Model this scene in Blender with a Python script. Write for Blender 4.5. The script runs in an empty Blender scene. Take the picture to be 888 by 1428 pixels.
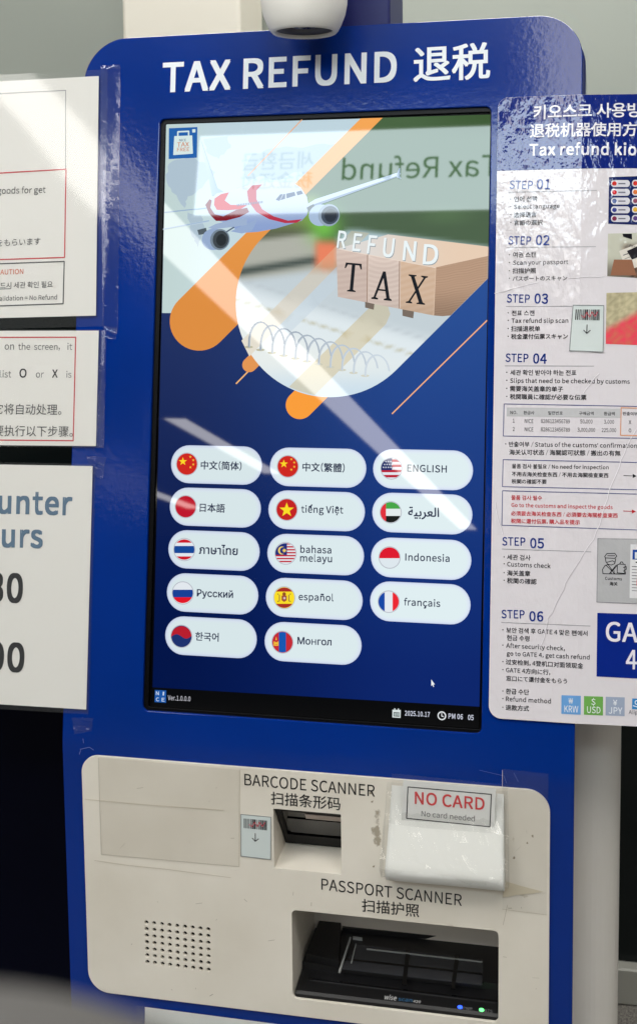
import bpy, bmesh, math, random
import numpy as np
from mathutils import Vector
from mathutils.geometry import tessellate_polygon
random.seed(4)
sc = bpy.context.scene
col = sc.collection

# ------------------------------------------------------------------ camera
F, PPX, PPY, W, H = 1708.8, 23.08, -167.3, 888.0, 1428.0      # focal length and centre of the photograph
B, ZF, FZ = .1539, -.0514, .98                                  # tilt of the screen half, fold line, height of the fold
XL, XR = -.112, .5038
CW = Vector((.5288, -1.34754551, 1.5526377))
def _rot(a, b, c):
    Rx = np.array([[1, 0, 0], [0, math.cos(a), -math.sin(a)], [0, math.sin(a), math.cos(a)]])
    Ry = np.array([[math.cos(b), 0, math.sin(b)], [0, 1, 0], [-math.sin(b), 0, math.cos(b)]])
    Rz = np.array([[math.cos(c), -math.sin(c), 0], [math.sin(c), math.cos(c), 0], [0, 0, 1]])
    return Rz @ Rx @ Ry
CB, SB = math.cos(B), math.sin(B)
RW = np.array([[1, 0, 0], [0, CB, SB], [0, -SB, CB]]) @ _rot(.0511, -.0220, .2140)
RIGHT, FWD, UPV = (Vector(RW[:, i]) for i in range(3))
cd = bpy.data.cameras.new('camera'); cam = bpy.data.objects.new('camera', cd); col.objects.link(cam)
sc.camera = cam
from mathutils import Matrix
M = Matrix((RIGHT, UPV, -FWD)).transposed().to_4x4(); M.translation = CW; cam.matrix_world = M
cd.sensor_fit = 'VERTICAL'; cd.sensor_height = 36.0; cd.sensor_width = 36 * W / H
cd.lens = F / H * 36.0
cd.shift_x = -PPX / H; cd.shift_y = PPY / H
cd.clip_start = .02; cd.clip_end = 200
cd.dof.use_dof = True; cd.dof.focus_distance = 1.42; cd.dof.aperture_fstop = 13.0

# ------------------------------------------------------------------ light
world = bpy.data.worlds.new('World'); sc.world = world; world.use_nodes = True
bg = world.node_tree.nodes['Background']
bg.inputs[0].default_value = (.86, .93, 1.0, 1); bg.inputs[1].default_value = .10
LIGHT_L = 8.0          # luminance of the ceiling light strips
SIGN_L = 12.0           # luminance of the backlit sign opposite
FILL_W = 31.0          # watts of the unseen fill panels added above the kiosk
sc.view_settings.view_transform = 'Standard'; sc.view_settings.look = 'None'
sc.view_settings.exposure = 0.0; sc.view_settings.gamma = 1.0
sc.cycles.max_bounces = 6; sc.cycles.transparent_max_bounces = 12; sc.cycles.sample_clamp_indirect = 4.0
sc.cycles.use_denoising = True

def area(name, loc, sx, sy, w, colr, rot=(0, 0, 0)):
    l = bpy.data.lights.new(name, 'AREA'); l.shape = 'RECTANGLE'; l.size = sx; l.size_y = sy; l.energy = w; l.color = colr
    o = bpy.data.objects.new(name, l); o.location = loc; o.rotation_euler = rot; col.objects.link(o); return o
area('fill_panel', (-.9, -1.3, 3.17), .9, .9, FILL_W, (1, .975, .935))  # added fill lamps that brighten the kiosk front, not known fixtures
area('fill_panel', (1.4, -1.3, 3.17), .9, .9, FILL_W * .8, (1, .975, .935))
area('fill_panel', (.3, .75, 3.17), 2.4, .3, 40, (1, .975, .935))  # added fill lamp that brightens the wall behind

# ------------------------------------------------------------------ colours and materials
def lin(c):
    out = []
    for x in c[:3]:
        x = max(0, min(255, x)) / 255.0
        out.append(x / 12.92 if x <= .04045 else ((x + .055) / 1.055) ** 2.4)
    return tuple(out) + (1.0,)
def mat(name, base=(200, 200, 200), rough=.5, **k):
    m = bpy.data.materials.new(name); m.use_nodes = True
    p = m.node_tree.nodes['Principled BSDF']
    p.inputs['Base Color'].default_value = lin(base); p.inputs['Roughness'].default_value = rough
    for a, v in k.items():
        p.inputs[a.replace('_', ' ')].default_value = v
    return m
def N(m, t, **k):
    n = m.node_tree.nodes.new(t)
    for a, v in k.items(): setattr(n, a, v)
    return n
def LK(m, a, b): m.node_tree.links.new(a, b)
def P(m): return m.node_tree.nodes['Principled BSDF']
def bump(m, scale, strength, dist, detail=3, stretch=None, lo=None):
    tc = N(m, 'ShaderNodeTexCoord'); nz = N(m, 'ShaderNodeTexNoise'); bp = N(m, 'ShaderNodeBump')
    nz.inputs['Scale'].default_value = scale; nz.inputs['Detail'].default_value = detail
    src = tc.outputs['Object']
    if stretch:
        mp = N(m, 'ShaderNodeMapping'); mp.inputs['Scale'].default_value = stretch; LK(m, src, mp.inputs[0]); src = mp.outputs[0]
    LK(m, src, nz.inputs['Vector'])
    bp.inputs['Strength'].default_value = strength; bp.inputs['Distance'].default_value = dist
    LK(m, nz.outputs[0], bp.inputs['Height']); LK(m, bp.outputs[0], P(m).inputs['Normal'])
    return bp
def grain(m, scale, amount, base, base2, detail=6):
    tc = N(m, 'ShaderNodeTexCoord'); nz = N(m, 'ShaderNodeTexNoise'); mx = N(m, 'ShaderNodeMix', data_type='RGBA')
    nz.inputs['Scale'].default_value = scale; nz.inputs['Detail'].default_value = detail
    LK(m, tc.outputs['Object'], nz.inputs['Vector'])
    rp = N(m, 'ShaderNodeMapRange'); rp.inputs[1].default_value = .5 - amount; rp.inputs[2].default_value = .5 + amount
    LK(m, nz.outputs[0], rp.inputs[0]); LK(m, rp.outputs[0], mx.inputs[0])
    mx.inputs[6].default_value = lin(base); mx.inputs[7].default_value = lin(base2)
    LK(m, mx.outputs[2], P(m).inputs['Base Color'])
    return mx

BLUE = mat('blue_lacquer', (0, 42, 132), .10, Specular_IOR_Level=.34); grain(BLUE, 5, .28, (0, 40, 118), (0, 46, 134), 8)
bump(BLUE, 150, .16, .0006, 2)
P(BLUE).inputs['IOR'].default_value = 1.5
BLUE_SIDE = mat('blue_side', (0, 30, 95), .3)
MASTB = mat('mast_blue', (0, 12, 92), .45); bump(MASTB, 60, .1, .001)
BLACK = mat('black_plastic', (5, 5, 7), .35, Specular_IOR_Level=.15); bump(BLACK, 500, .1, .0004)
BLACKG = mat('black_gloss', (8, 8, 10), .06)
DEVICE = mat('scanner_plastic', (17, 17, 19), .38); bump(DEVICE, 900, .25, .0003)
SHELL = mat('white_shell', (226, 221, 213), .42); grain(SHELL, 6, .25, (222, 217, 208), (230, 226, 219)); bump(SHELL, 350, .06, .0005)
CAMW = mat('camera_white', (244, 241, 233), .4); bump(CAMW, 500, .05, .0003)
LENS = mat('lens_glass', (10, 10, 16), .03); 
SCREENB = mat('screen_black', (5, 5, 7), .05)

PANEL = mat('panel_white', (224, 216, 200), .40)                 # yellowed white powder coat with grime where tape was torn off
def panel_nodes(m):
    tc = N(m, 'ShaderNodeTexCoord'); nz = N(m, 'ShaderNodeTexNoise'); nz.inputs['Scale'].default_value = 7; nz.inputs['Detail'].default_value = 8
    LK(m, tc.outputs['Object'], nz.inputs['Vector'])
    mx = N(m, 'ShaderNodeMix', data_type='RGBA'); mx.inputs[6].default_value = lin((229, 223, 211)); mx.inputs[7].default_value = lin((216, 209, 195))
    rp = N(m, 'ShaderNodeMapRange'); rp.inputs[1].default_value = .35; rp.inputs[2].default_value = .7
    LK(m, nz.outputs[0], rp.inputs[0]); LK(m, rp.outputs[0], mx.inputs[0])
    prev = mx.outputs[2]
    n2 = N(m, 'ShaderNodeTexNoise'); n2.inputs['Scale'].default_value = 60; n2.inputs['Detail'].default_value = 9; n2.inputs['Roughness'].default_value = .7
    LK(m, tc.outputs['Object'], n2.inputs['Vector'])
    for (cx, cz, rx, rz, thr, c2, amt) in STAINS:
        mp = N(m, 'ShaderNodeMapping'); mp.vector_type = 'TEXTURE'
        mp.inputs['Location'].default_value = (cx, 0, cz); mp.inputs['Scale'].default_value = (rx, 1000, rz)
        LK(m, tc.outputs['Object'], mp.inputs[0])
        ln = N(m, 'ShaderNodeVectorMath', operation='LENGTH'); LK(m, mp.outputs[0], ln.inputs[0])
        sb = N(m, 'ShaderNodeMath', operation='SUBTRACT'); sb.inputs[0].default_value = 1.0; LK(m, ln.outputs['Value'], sb.inputs[1])
        ml = N(m, 'ShaderNodeMath', operation='MULTIPLY_ADD'); LK(m, n2.outputs[0], ml.inputs[0]); ml.inputs[1].default_value = 2.6; ml.inputs[2].default_value = -1.3
        ad = N(m, 'ShaderNodeMath', operation='ADD'); LK(m, sb.outputs[0], ad.inputs[0]); LK(m, ml.outputs[0], ad.inputs[1])
        r2 = N(m, 'ShaderNodeMapRange'); r2.inputs[1].default_value = thr; r2.inputs[2].default_value = thr + .22; r2.inputs[4].default_value = amt
        LK(m, ad.outputs[0], r2.inputs[0])
        q = N(m, 'ShaderNodeMix', data_type='RGBA'); LK(m, r2.outputs[0], q.inputs[0]); LK(m, prev, q.inputs[6]); q.inputs[7].default_value = lin(c2)
        prev = q.outputs[2]
    LK(m, prev, P(m).inputs['Base Color'])
    bump(m, 600, .12, .0003)

def attr_mat(name, rough, emit=None, ior=1.5, spec=.5):
    m = mat(name, (0, 0, 0), rough); p = P(m); at = N(m, 'ShaderNodeAttribute', attribute_name='Col')
    p.inputs['IOR'].default_value = ior
    if emit:
        LK(m, at.outputs[0], p.inputs['Emission Color']); p.inputs['Emission Strength'].default_value = emit
    else:
        LK(m, at.outputs[0], p.inputs['Base Color'])
    return m
DISPLAY = attr_mat('lit_display', .018, emit=1.0)
PRINT = attr_mat('matt_print', .55)
POSTERM = attr_mat('laminated_print', .07); bump(POSTERM, 72, .5, .0022, 3, (1, 1, .6))
PAPER = attr_mat('notice_paper', .6)
WRAP = attr_mat('wrapped_paper', .45); bump(WRAP, 22, .2, .0015, 4)

def film(name, tint=(1, 1, 1), rough=.06, bscale=None, bdist=.001, bst=.5, haze=0.0, gain=1.0):
    m = bpy.data.materials.new(name); m.use_nodes = True; nt = m.node_tree; nt.nodes.clear()
    out = nt.nodes.new('ShaderNodeOutputMaterial'); tr = nt.nodes.new('ShaderNodeBsdfTransparent'); gl = nt.nodes.new('ShaderNodeBsdfGlossy')
    tr.inputs[0].default_value = (*tint, 1); gl.inputs['Roughness'].default_value = rough
    fr = nt.nodes.new('ShaderNodeLayerWeight'); mx = nt.nodes.new('ShaderNodeMixShader')
    pw = nt.nodes.new('ShaderNodeMath'); pw.operation = 'POWER'; pw.inputs[1].default_value = 4; nt.links.new(fr.outputs['Facing'], pw.inputs[0])
    g = nt.nodes.new('ShaderNodeMath'); g.operation = 'MULTIPLY_ADD'; g.inputs[1].default_value = .5; g.inputs[2].default_value = .055 * gain; nt.links.new(pw.outputs[0], g.inputs[0])
    nt.links.new(g.outputs[0], mx.inputs[0]); nt.links.new(tr.outputs[0], mx.inputs[1]); nt.links.new(gl.outputs[0], mx.inputs[2])
    last = mx.outputs[0]
    if haze:
        df = nt.nodes.new('ShaderNodeBsdfDiffuse'); df.inputs[0].default_value = (.8, .82, .82, 1)
        m2 = nt.nodes.new('ShaderNodeMixShader'); m2.inputs[0].default_value = haze
        nt.links.new(last, m2.inputs[1]); nt.links.new(df.outputs[0], m2.inputs[2]); last = m2.outputs[0]
    if bscale:
        tc = nt.nodes.new('ShaderNodeTexCoord'); nz = nt.nodes.new('ShaderNodeTexNoise'); bp = nt.nodes.new('ShaderNodeBump')
        nz.inputs['Scale'].default_value = bscale; nz.inputs['Detail'].default_value = 5
        bp.inputs['Strength'].default_value = bst; bp.inputs['Distance'].default_value = bdist
        nt.links.new(tc.outputs['Object'], nz.inputs['Vector']); nt.links.new(nz.outputs[0], bp.inputs['Height'])
        nt.links.new(bp.outputs[0], gl.inputs['Normal'])
    nt.links.new(last, out.inputs[0]); return m
LAMIN = film('laminate_film', (.985, .985, .985), .05, haze=.025, gain=.8)
TAPE = film('clear_tape', (.975, .975, .975), .05, 60, .0012, .5, haze=.01, gain=1.0)
OLDFILM = film('old_clear_film', (.98, .975, .965), .25, 12, .002, .5, haze=.03)
WRAPF = film('crumpled_film', (.985, .985, .98), .12, 30, .0015, .6, haze=.02, gain=1.2)
def emis(name, c, s):
    m = bpy.data.materials.new(name); m.use_nodes = True; nt = m.node_tree; nt.nodes.clear()
    o = nt.nodes.new('ShaderNodeOutputMaterial'); e = nt.nodes.new('ShaderNodeEmission'); e.inputs[0].default_value = (*c, 1); e.inputs[1].default_value = s
    nt.links.new(e.outputs[0], o.inputs[0]); return m
STRIPM = emis('strip_diffuser', (1, .97, .92), LIGHT_L)

# ------------------------------------------------------------------ surfaces: a plane knows its own coordinates and where a line of sight meets it
def ray(u, v):
    return (RIGHT * ((u - W / 2 - PPX) / F) + FWD - UPV * ((v - H / 2 - PPY) / F)).normalized()
class Surf:
    def __init__(s, o, ex, ez, x0=0., z0=0.):
        s.o, s.ex, s.ez = Vector(o), Vector(ex).normalized(), Vector(ez).normalized(); s.n = s.ex.cross(s.ez); s.x0, s.z0 = x0, z0
    def inv(s, u, v, off=0.):
        d = ray(u, v); o = s.o + s.n * off; t = (o - CW).dot(s.n) / d.dot(s.n); q = CW + d * t - s.o
        return (q.dot(s.ex) + s.x0, q.dot(s.ez) + s.z0)
    def map(s, x, z, off=0.):
        return s.o + s.ex * (x - s.x0) + s.ez * (z - s.z0) + s.n * off
U = Surf((0, 0, FZ), (1, 0, 0), (0, SB, CB), 0, ZF)               # screen half of the faceplate
Lo = Surf((0, 0, FZ), (1, 0, 0), (0, 0, 1), 0, ZF)                # console half, upright
class PosterSurf(Surf): pass
class Local(Surf):
    def inv(s, u, v, off=0.): return (u, v)
SCOFF = -.0055                                                    # the display glass lies this deep
BENDW = .012
def bend(x, z, off=0.):
    if z > ZF + BENDW: return U.map(x, z, off)
    if z < ZF - BENDW: return Lo.map(x, z, off)
    t = (z - ZF + BENDW) / (2 * BENDW)
    y0, h = 0.0, FZ - BENDW
    a = B * t; n = 12
    for i in range(n):
        aa = B * t * (i + .5) / n; ds = 2 * BENDW * t / n
        y0 += math.sin(aa) * ds; h += math.cos(aa) * ds
    return Vector((x, y0 - math.cos(a) * off, h + math.sin(a) * off))

# ------------------------------------------------------------------ objects
BASE = {}
def thing(name, label, cat, loc, group=None):
    o = bpy.data.objects.new(name, None); col.objects.link(o); o.location = loc; o.empty_display_size = .05
    o['label'] = label; o['category'] = cat
    if group: o['group'] = group
    BASE[o.name] = Vector(loc); return o
def link(name, verts, faces, m, parent=None, cols=None, smooth=False, mats=None, midx=None):
    verts = [Vector(v) for v in verts]
    if parent is not None: b = BASE[parent.name]
    else:
        xs = [v.x for v in verts]; ys = [v.y for v in verts]; zs = [v.z for v in verts]
        b = Vector(((min(xs) + max(xs)) / 2, (min(ys) + max(ys)) / 2, min(zs)))
    me = bpy.data.meshes.new(name); me.from_pydata([tuple(v - b) for v in verts], [], faces)
    o = bpy.data.objects.new(name, me); col.objects.link(o)
    if parent is not None: o.parent = parent
    else: o.location = b
    BASE[o.name] = b
    for q in (mats or [m]): me.materials.append(q)
    if midx: me.polygons.foreach_set('material_index', midx)
    if cols is not None:
        ca = me.color_attributes.new('Col', 'FLOAT_COLOR', 'CORNER')
        arr = []
        for p, c in zip(me.polygons, cols):
            if isinstance(c, list): arr.extend(x for q in c for x in q)
            else: arr.extend(list(c) * p.loop_total)
        ca.data.foreach_set('color', arr)
    if smooth: me.polygons.foreach_set('use_smooth', [True] * len(me.polygons))
    me.update(); return o
def tag(o, label=None, cat=None, group=None, kind=None):
    for k, v in (('label', label), ('category', cat), ('group', group), ('kind', kind)):
        if v: o[k] = v
    return o

# glyphs -----------------------------------------------------------------
MET = [int(x) for x in '95 227 323,90 383 474,40 522 555,58 488 555,39 882 921,36 663 680,90 186 278,92 295 338,42 246 338,65 401 467,38 518 555,53 221 278,46 302 347,73 205 278,11 377 392,50 506 555,88 490 555,40 505 555,29 499 555,20 524 555,27 502 555,56 512 555,49 508 555,46 509 555,44 501 555,73 205 278,53 221 278,38 518 555,38 518 555,38 518 555,43 421 474,56 889 946,4 604 608,101 612 657,58 602 638,101 629 688,101 534 589,101 523 552,58 615 689,101 628 728,101 193 293,35 439 535,101 642 646,101 514 543,101 711 812,101 622 723,58 684 742,101 584 633,58 700 742,101 607 635,48 553 596,31 568 599,98 624 721,1 575 575,26 851 878,17 557 573,-1 532 531,50 556 603,106 304 338,15 380 392,34 233 338,68 488 555,13 545 559,144 366 606,59 483 563,92 567 618,52 482 510,53 528 620,52 512 554,33 356 325,51 550 564,92 526 607,78 199 275,-44 199 275,92 542 552,92 241 284,92 841 926,92 526 610,52 554 606,92 567 620,53 528 620,92 390 388,32 431 468,27 363 377,84 516 607,13 508 521,27 776 802,15 483 498,13 508 521,35 446 475,38 304 338,103 167 270,34 300 338,41 515 555'.replace(',', ' ').split()]
_g = {}
def raw(s, w, res):
    c = bpy.data.curves.new('t', 'FONT'); c.body = s; c.size = 1; c.resolution_u = res; c.fill_mode = 'FRONT'
    o = bpy.data.objects.new('t', c); me = o.to_mesh()
    vs = np.array([v.co[:2] for v in me.vertices]) if len(me.vertices) else np.zeros((0, 2))
    fs = [tuple(p.vertices) for p in me.polygons]
    o.to_mesh_clear(); bpy.data.objects.remove(o); bpy.data.curves.remove(c); return vs, fs
def strip_poly(pts, w):
    vs, fs = [], []
    for (a, b) in zip(pts[:-1], pts[1:]):
        a = np.array(a); b = np.array(b); d = b - a; d = d / (np.hypot(*d) + 1e-9); n = np.array((-d[1], d[0])) * w / 2
        k = len(vs); vs += [a - n - d * w * .2, b - n + d * w * .2, b + n + d * w * .2, a + n - d * w * .2]; fs.append((k, k + 1, k + 2, k + 3))
    return vs, fs
ACC = {'ế': 'e', 'ệ': 'e', 'ñ': 'n', 'ç': 'c'}
def glyph(ch, w, res):
    k = (ch, w, res)
    if k in _g: return _g[k]
    if ch == ' ': r = (np.zeros((0, 2)), [], 0, .2, .224)
    elif ch == '\u3000': r = (np.zeros((0, 2)), [], 0, .2, 1.0)
    elif ch == '·': r = (np.array([(.09, .31), (.20, .31), (.20, .42), (.09, .42)]), [(0, 1, 2, 3)], .09, .2, .28)
    elif ch == 'н':
        vs, fs, a, b, adv = glyph('H', w, res); vs = np.array(vs) * (.86, .742); r = (vs, fs, a * .86, b * .86, adv * .86)
    elif ch in ACC:
        vs, fs, a, b, adv = glyph(ACC[ch], w, res); vs = list(map(np.array, vs)); fs = list(fs); cx = (a + b) / 2; sw = .065 + 1.2 * w
        add = []
        if ch in 'ếệ': add.append([(cx - .13, .60), (cx, .70), (cx + .13, .60)])
        if ch == 'ế': add.append([(cx + .10, .74), (cx + .2, .86)])
        if ch == 'ệ': add.append([(cx - .04, -.15), (cx + .04, -.15)])
        if ch == 'ñ': add.append([(cx - .14, .66), (cx - .07, .71), (cx + .05, .66), (cx + .13, .71)])
        if ch == 'ç': add.append([(cx + .02, -.02), (cx + .07, -.1), (cx + .03, -.18), (cx - .08, -.19)])
        for pts in add:
            v2, f2 = strip_poly(pts, sw); n = len(vs); vs += v2; fs += [tuple(i + n for i in f) for f in f2]
        r = (np.array(vs), fs, a, b, adv)
    elif ch == 'I': r = (np.array([(.101, 0), (.193, 0), (.193, .735), (.101, .735)]), [(0, 1, 2, 3)], .101, .193, .293 + w)
    elif 33 <= ord(ch) < 127:
        v0, _ = raw(chr(ord(ch) + 0xFEE0), 0, 2); a0, b0 = v0[:, 0].min(), v0[:, 0].max()
        vs, fs = raw(chr(ord(ch) + 0xFEE0), w, res); i = (ord(ch) - 33) * 3
        a, b, adv = (x / 1000. for x in MET[i:i + 3])
        vs = vs.copy(); vs[:, 0] = (vs[:, 0] - a0) / (b0 - a0) * (b - a) + a + w * .6
        r = (vs, fs, a, b + w * 1.2, adv + w * 1.3)
    else:
        v0, _ = raw(ch, 0, 2); v1, _ = raw(ch + ch, 0, 2); vs, fs = raw(ch, w, res)
        adv = v1[:, 0].max() - v0[:, 0].max()
        r = (vs, fs, v0[:, 0].min(), v0[:, 0].max(), adv)
    _g[k] = r; return r

class MB:
    """collects flat shapes lying on one surface, each with its own printed colour"""
    def __init__(s, surf, off=0.0, fn=None):
        s.s, s.off, s.v, s.f, s.c, s.k, s.fn = surf, off, [], [], [], 0, fn; s.tl = .0002
    def q(s, u, v): return s.s.inv(u, v, s.off)
    def _add(s, pts, faces, c, lift):
        n = len(s.v)
        for (x, z) in pts:
            if s.fn: s.v.append(s.fn(x, z, s.off + lift))
            else: s.v.append(s.s.map(x, z, s.off + lift))
        for f in faces:
            s.f.append(tuple(i + n for i in f))
            s.c.append(c)
    def loc(s, pts, c, lift=0.):
        if isinstance(s.s, PosterSurf) and min(p[0] for p in pts) < PB - 1e-5 and max(p[0] for p in pts) > PB + 1e-5:
            s.loc(clip(pts, lambda x, z: PB - x), c, lift); s.loc(clip(pts, lambda x, z: x - PB), c, lift); return
        c = lin(c); tri = tessellate_polygon([[Vector((x, z, 0)) for x, z in pts]])
        out = []
        for t in tri:
            a, b, d = (pts[i] for i in t)
            out.append(t if (b[0] - a[0]) * (d[1] - a[1]) - (b[1] - a[1]) * (d[0] - a[0]) > 0 else t[::-1])
        s._add(pts, out, c, lift)
    def poly(s, px, c, lift=0.): s.loc([s.q(*p) for p in px], c, lift)
    def line(s, px, w, c, lift=0., closed=False):
        px = list(px) + ([px[0]] if closed else [])
        if isinstance(s.s, PosterSurf):
            q = [px[0]]
            for a, b in zip(px[:-1], px[1:]):
                k = max(1, int(max(abs(b[0] - a[0]), abs(b[1] - a[1])) / 7)); k = k if max(a[0], b[0]) > 790 else 1
                q += [(a[0] + (b[0] - a[0]) * i / k, a[1] + (b[1] - a[1]) * i / k) for i in range(1, k + 1)]
            px = q
        pts = [s.q(*p) for p in px]; k = s.q(px[0][0] + 1, px[0][1])[0] - s.q(*px[0])[0]
        v, f = strip_poly(pts, w * k); s._add(v, f, lin(c), lift)
    def circ(s, u, v, r, c, lift=0., n=28, ry=None, a0=0, a1=360):
        x, z = s.q(u, v); k = s.q(u + 1, v)[0] - x
        pts = [(x + math.cos(math.radians(a0 + (a1 - a0) * i / n)) * r * k, z + math.sin(math.radians(a0 + (a1 - a0) * i / n)) * (ry or r) * k) for i in range(n + (a1 - a0 < 360))]
        s.loc(pts, c, lift)
    def grad(s, px, nu, nv, fn, lift=0.):
        bm = bmesh.new(); f = bm.faces.new([bm.verts.new((u, v, 0)) for u, v in px])
        us = [p[0] for p in px]; vs = [p[1] for p in px]
        for i in range(1, nu): bmesh.ops.bisect_plane(bm, geom=bm.verts[:] + bm.edges[:] + bm.faces[:], plane_co=(min(us) + (max(us) - min(us)) * i / nu, 0, 0), plane_no=(1, 0, 0))
        for i in range(1, nv): bmesh.ops.bisect_plane(bm, geom=bm.verts[:] + bm.edges[:] + bm.faces[:], plane_co=(0, min(vs) + (max(vs) - min(vs)) * i / nv, 0), plane_no=(0, 1, 0))
        bmesh.ops.triangulate(bm, faces=bm.faces[:])
        bm.verts.index_update(); n = len(s.v); cc = []
        for v in bm.verts:
            x, z = s.q(v.co.x, v.co.y); s.v.append(s.s.map(x, z, s.off + lift)); cc.append(lin(fn(v.co.x, v.co.y)))
        for fc in bm.faces:
            ids = [v.index for v in fc.verts]
            a, b, d = (bm.verts[i].co if False else fc.verts[j].co for j, i in enumerate(ids))
            if (b.x - a.x) * (d.y - a.y) - (b.y - a.y) * (d.x - a.x) > 0: ids = ids[::-1]
            s.f.append(tuple(i + n for i in ids)); s.c.append([cc[i] for i in ids])
        bm.free()
    def text(s, t, p0, p1, c=(20, 20, 20), w=0., lift=None, res=2, cap=None, fit=None, sp=0.):
        lift = s.tl if lift is None else lift
        x, items = 0., []
        for ch in t:
            g = glyph(ch, w, res); items.append((g, x)); x += g[4] + sp
        a, b = fit if fit else (0, len(t))
        i0 = items[a]; i1 = items[b - 1]; s0 = i0[1] + i0[0][2]; s1 = i1[1] + i1[0][3]
        q0 = Vector(s.q(*p0)); q1 = Vector(s.q(*p1)); d = (q1 - q0); L = d.length; d.normalize(); nn = Vector((-d.y, d.x))
        sx = L / (s1 - s0); sy = sx
        if cap: sy = abs(s.q(p0[0], p0[1] - cap)[1] - q0.y) / .735
        for g, xx in items:
            if not len(g[0]): continue
            ww = w * .62
            for k, (ox, oy) in enumerate(((-1, -1), (1, 1), (-1, 1), (1, -1)) if w > 0 else ((0, 0),)):
                pts = [tuple(q0 + d * ((xx + p[0] - s0 + ox * ww) * sx) + nn * ((p[1] + oy * ww * .8) * sy)) for p in g[0]]
                s._add(pts, g[1], lin(c), lift + k * 1.2e-5)
    def obj(s, name, m, parent=None):
        return link(name, s.v, s.f, m, parent, s.c)

def rr(x0, z0, x1, z1, r, n=10, rs=None):
    rs = rs or (r, r, r, r)                                       # bl, br, tr, tl
    out = []
    for (cx, cz, a, q) in ((x0, z0, 180, rs[0]), (x1, z0, 270, rs[1]), (x1, z1, 0, rs[2]), (x0, z1, 90, rs[3])):
        sx = 1 if cx == x0 else -1; sz = 1 if cz == z0 else -1
        if q < 1e-6: out.append((cx, cz)); continue
        for i in range(n + 1):
            t = math.radians(a + 90 * i / n); out.append((cx + sx * q + math.cos(t) * q, cz + sz * q + math.sin(t) * q))
    return out
def plate(loops, depth, bev, mapf, off=0., cuts=(), bres=2):
    """a sheet with holes and rounded edges; front face at offset off"""
    cu = bpy.data.curves.new('p', 'CURVE'); cu.dimensions = '2D'; cu.fill_mode = 'BOTH'; cu.extrude = depth / 2 - bev; cu.bevel_depth = bev; cu.bevel_resolution = bres; cu.offset = -bev
    for lp in loops:
        sp = cu.splines.new('POLY'); sp.points.add(len(lp) - 1); sp.use_cyclic_u = True
        for p, (x, z) in zip(sp.points, lp): p.co = (x, z, 0, 1)
    o = bpy.data.objects.new('p', cu); me = o.to_mesh(); bm = bmesh.new(); bm.from_mesh(me); o.to_mesh_clear(); bpy.data.objects.remove(o)
    bmesh.ops.remove_doubles(bm, verts=bm.verts[:], dist=1e-6)
    for c in cuts: bmesh.ops.bisect_plane(bm, geom=bm.verts[:] + bm.edges[:] + bm.faces[:], plane_co=(0, c, 0), plane_no=(0, 1, 0))
    bm.verts.index_update()
    vs = [mapf(v.co.x, v.co.y, off + v.co.z - depth / 2) for v in bm.verts]; fs = [tuple(v.index for v in f.verts) for f in bm.faces]
    bm.free(); return vs, fs
def box(c0, c1, bev=0., seg=2, mapf=None):
    bm = bmesh.new(); bmesh.ops.create_cube(bm, size=1)
    for v in bm.verts: v.co = Vector([(c0[i] + c1[i]) / 2 + v.co[i] * (c1[i] - c0[i]) for i in range(3)])
    if bev: bmesh.ops.bevel(bm, geom=bm.edges[:], offset=bev, segments=seg, affect='EDGES', profile=.5)
    bm.verts.index_update(); vs = [v.co.copy() for v in bm.verts]; fs = [tuple(v.index for v in f.verts) for f in bm.faces]; bm.free()
    if mapf: vs = [mapf(*v) for v in vs]
    return vs, fs
def lathe(prof, c, n=40, axis='z'):
    vs, fs = [], []
    for (r, h) in prof:
        for i in range(n):
            a = 2 * math.pi * i / n; vs.append(Vector((c[0] + r * math.cos(a), c[1] + r * math.sin(a), c[2] + h)))
    for j in range(len(prof) - 1):
        for i in range(n):
            k = (i + 1) % n; fs.append((j * n + i, j * n + k, (j + 1) * n + k, (j + 1) * n + i))
    return vs, fs
def prism(outline, m2, mapf):
    """outline (list of (a,b)) extruded between m2[0] and m2[1] by mapf(t,a,b)"""
    n = len(outline); vs = [mapf(m2[0], a, b) for a, b in outline] + [mapf(m2[1], a, b) for a, b in outline]
    fs = [(i, (i + 1) % n, n + (i + 1) % n, n + i) for i in range(n)]
    tri = tessellate_polygon([[Vector((a, b, 0)) for a, b in outline]])
    fs += [tuple(t) for t in tri] + [tuple(i + n for i in t[::-1]) for t in tri]
    return vs, fs
def join(*parts):
    vs, fs = [], []
    for v, f in parts:
        n = len(vs); vs += list(v); fs += [tuple(i + n for i in q) for q in f]
    return vs, fs

# ================================================================== the hall around it
FLOORM = mat('speckled_granite', (120, 118, 114), .4); 
_g1 = grain(FLOORM, 260, .12, (72, 70, 67), (140, 136, 129), 2); bump(FLOORM, 200, .05, .0005)
WALLM = mat('grey_green_panel', (158, 163, 154), .4); grain(WALLM, .9, .25, (146, 152, 144), (172, 177, 166), 3)
DARKG = mat('dark_glass', (12, 19, 19), .12, Specular_IOR_Level=.25)
CEILM = mat('ceiling_paint', (205, 203, 198), .8); grain(CEILM, 3, .3, (200, 198, 192), (210, 208, 204))
PILM = mat('pillar_paint', (226, 220, 205), .5); grain(PILM, 2, .3, (222, 216, 202), (230, 225, 211))
SKIRT = mat('steel_skirting', (160, 160, 152), .3); bump(SKIRT, 80, .1, .0006)
HALLW = mat('hall_wall', (120, 122, 120), .6); grain(HALLW, 1.2, .3, (112, 114, 112), (128, 130, 128))
def st(name, vs_fs, m, kind='structure'): return tag(link(name, vs_fs[0], vs_fs[1], m), kind=kind)
st('floor', box((-9, -24, -.1), (9, 1.4, 0)), FLOORM)
st('ceiling', box((-9, -24, 3.2), (9, 1.4, 3.4)), CEILM)
st('wall', box((-9, -24.2, 0), (9, -24, 3.2)), HALLW)
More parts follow.
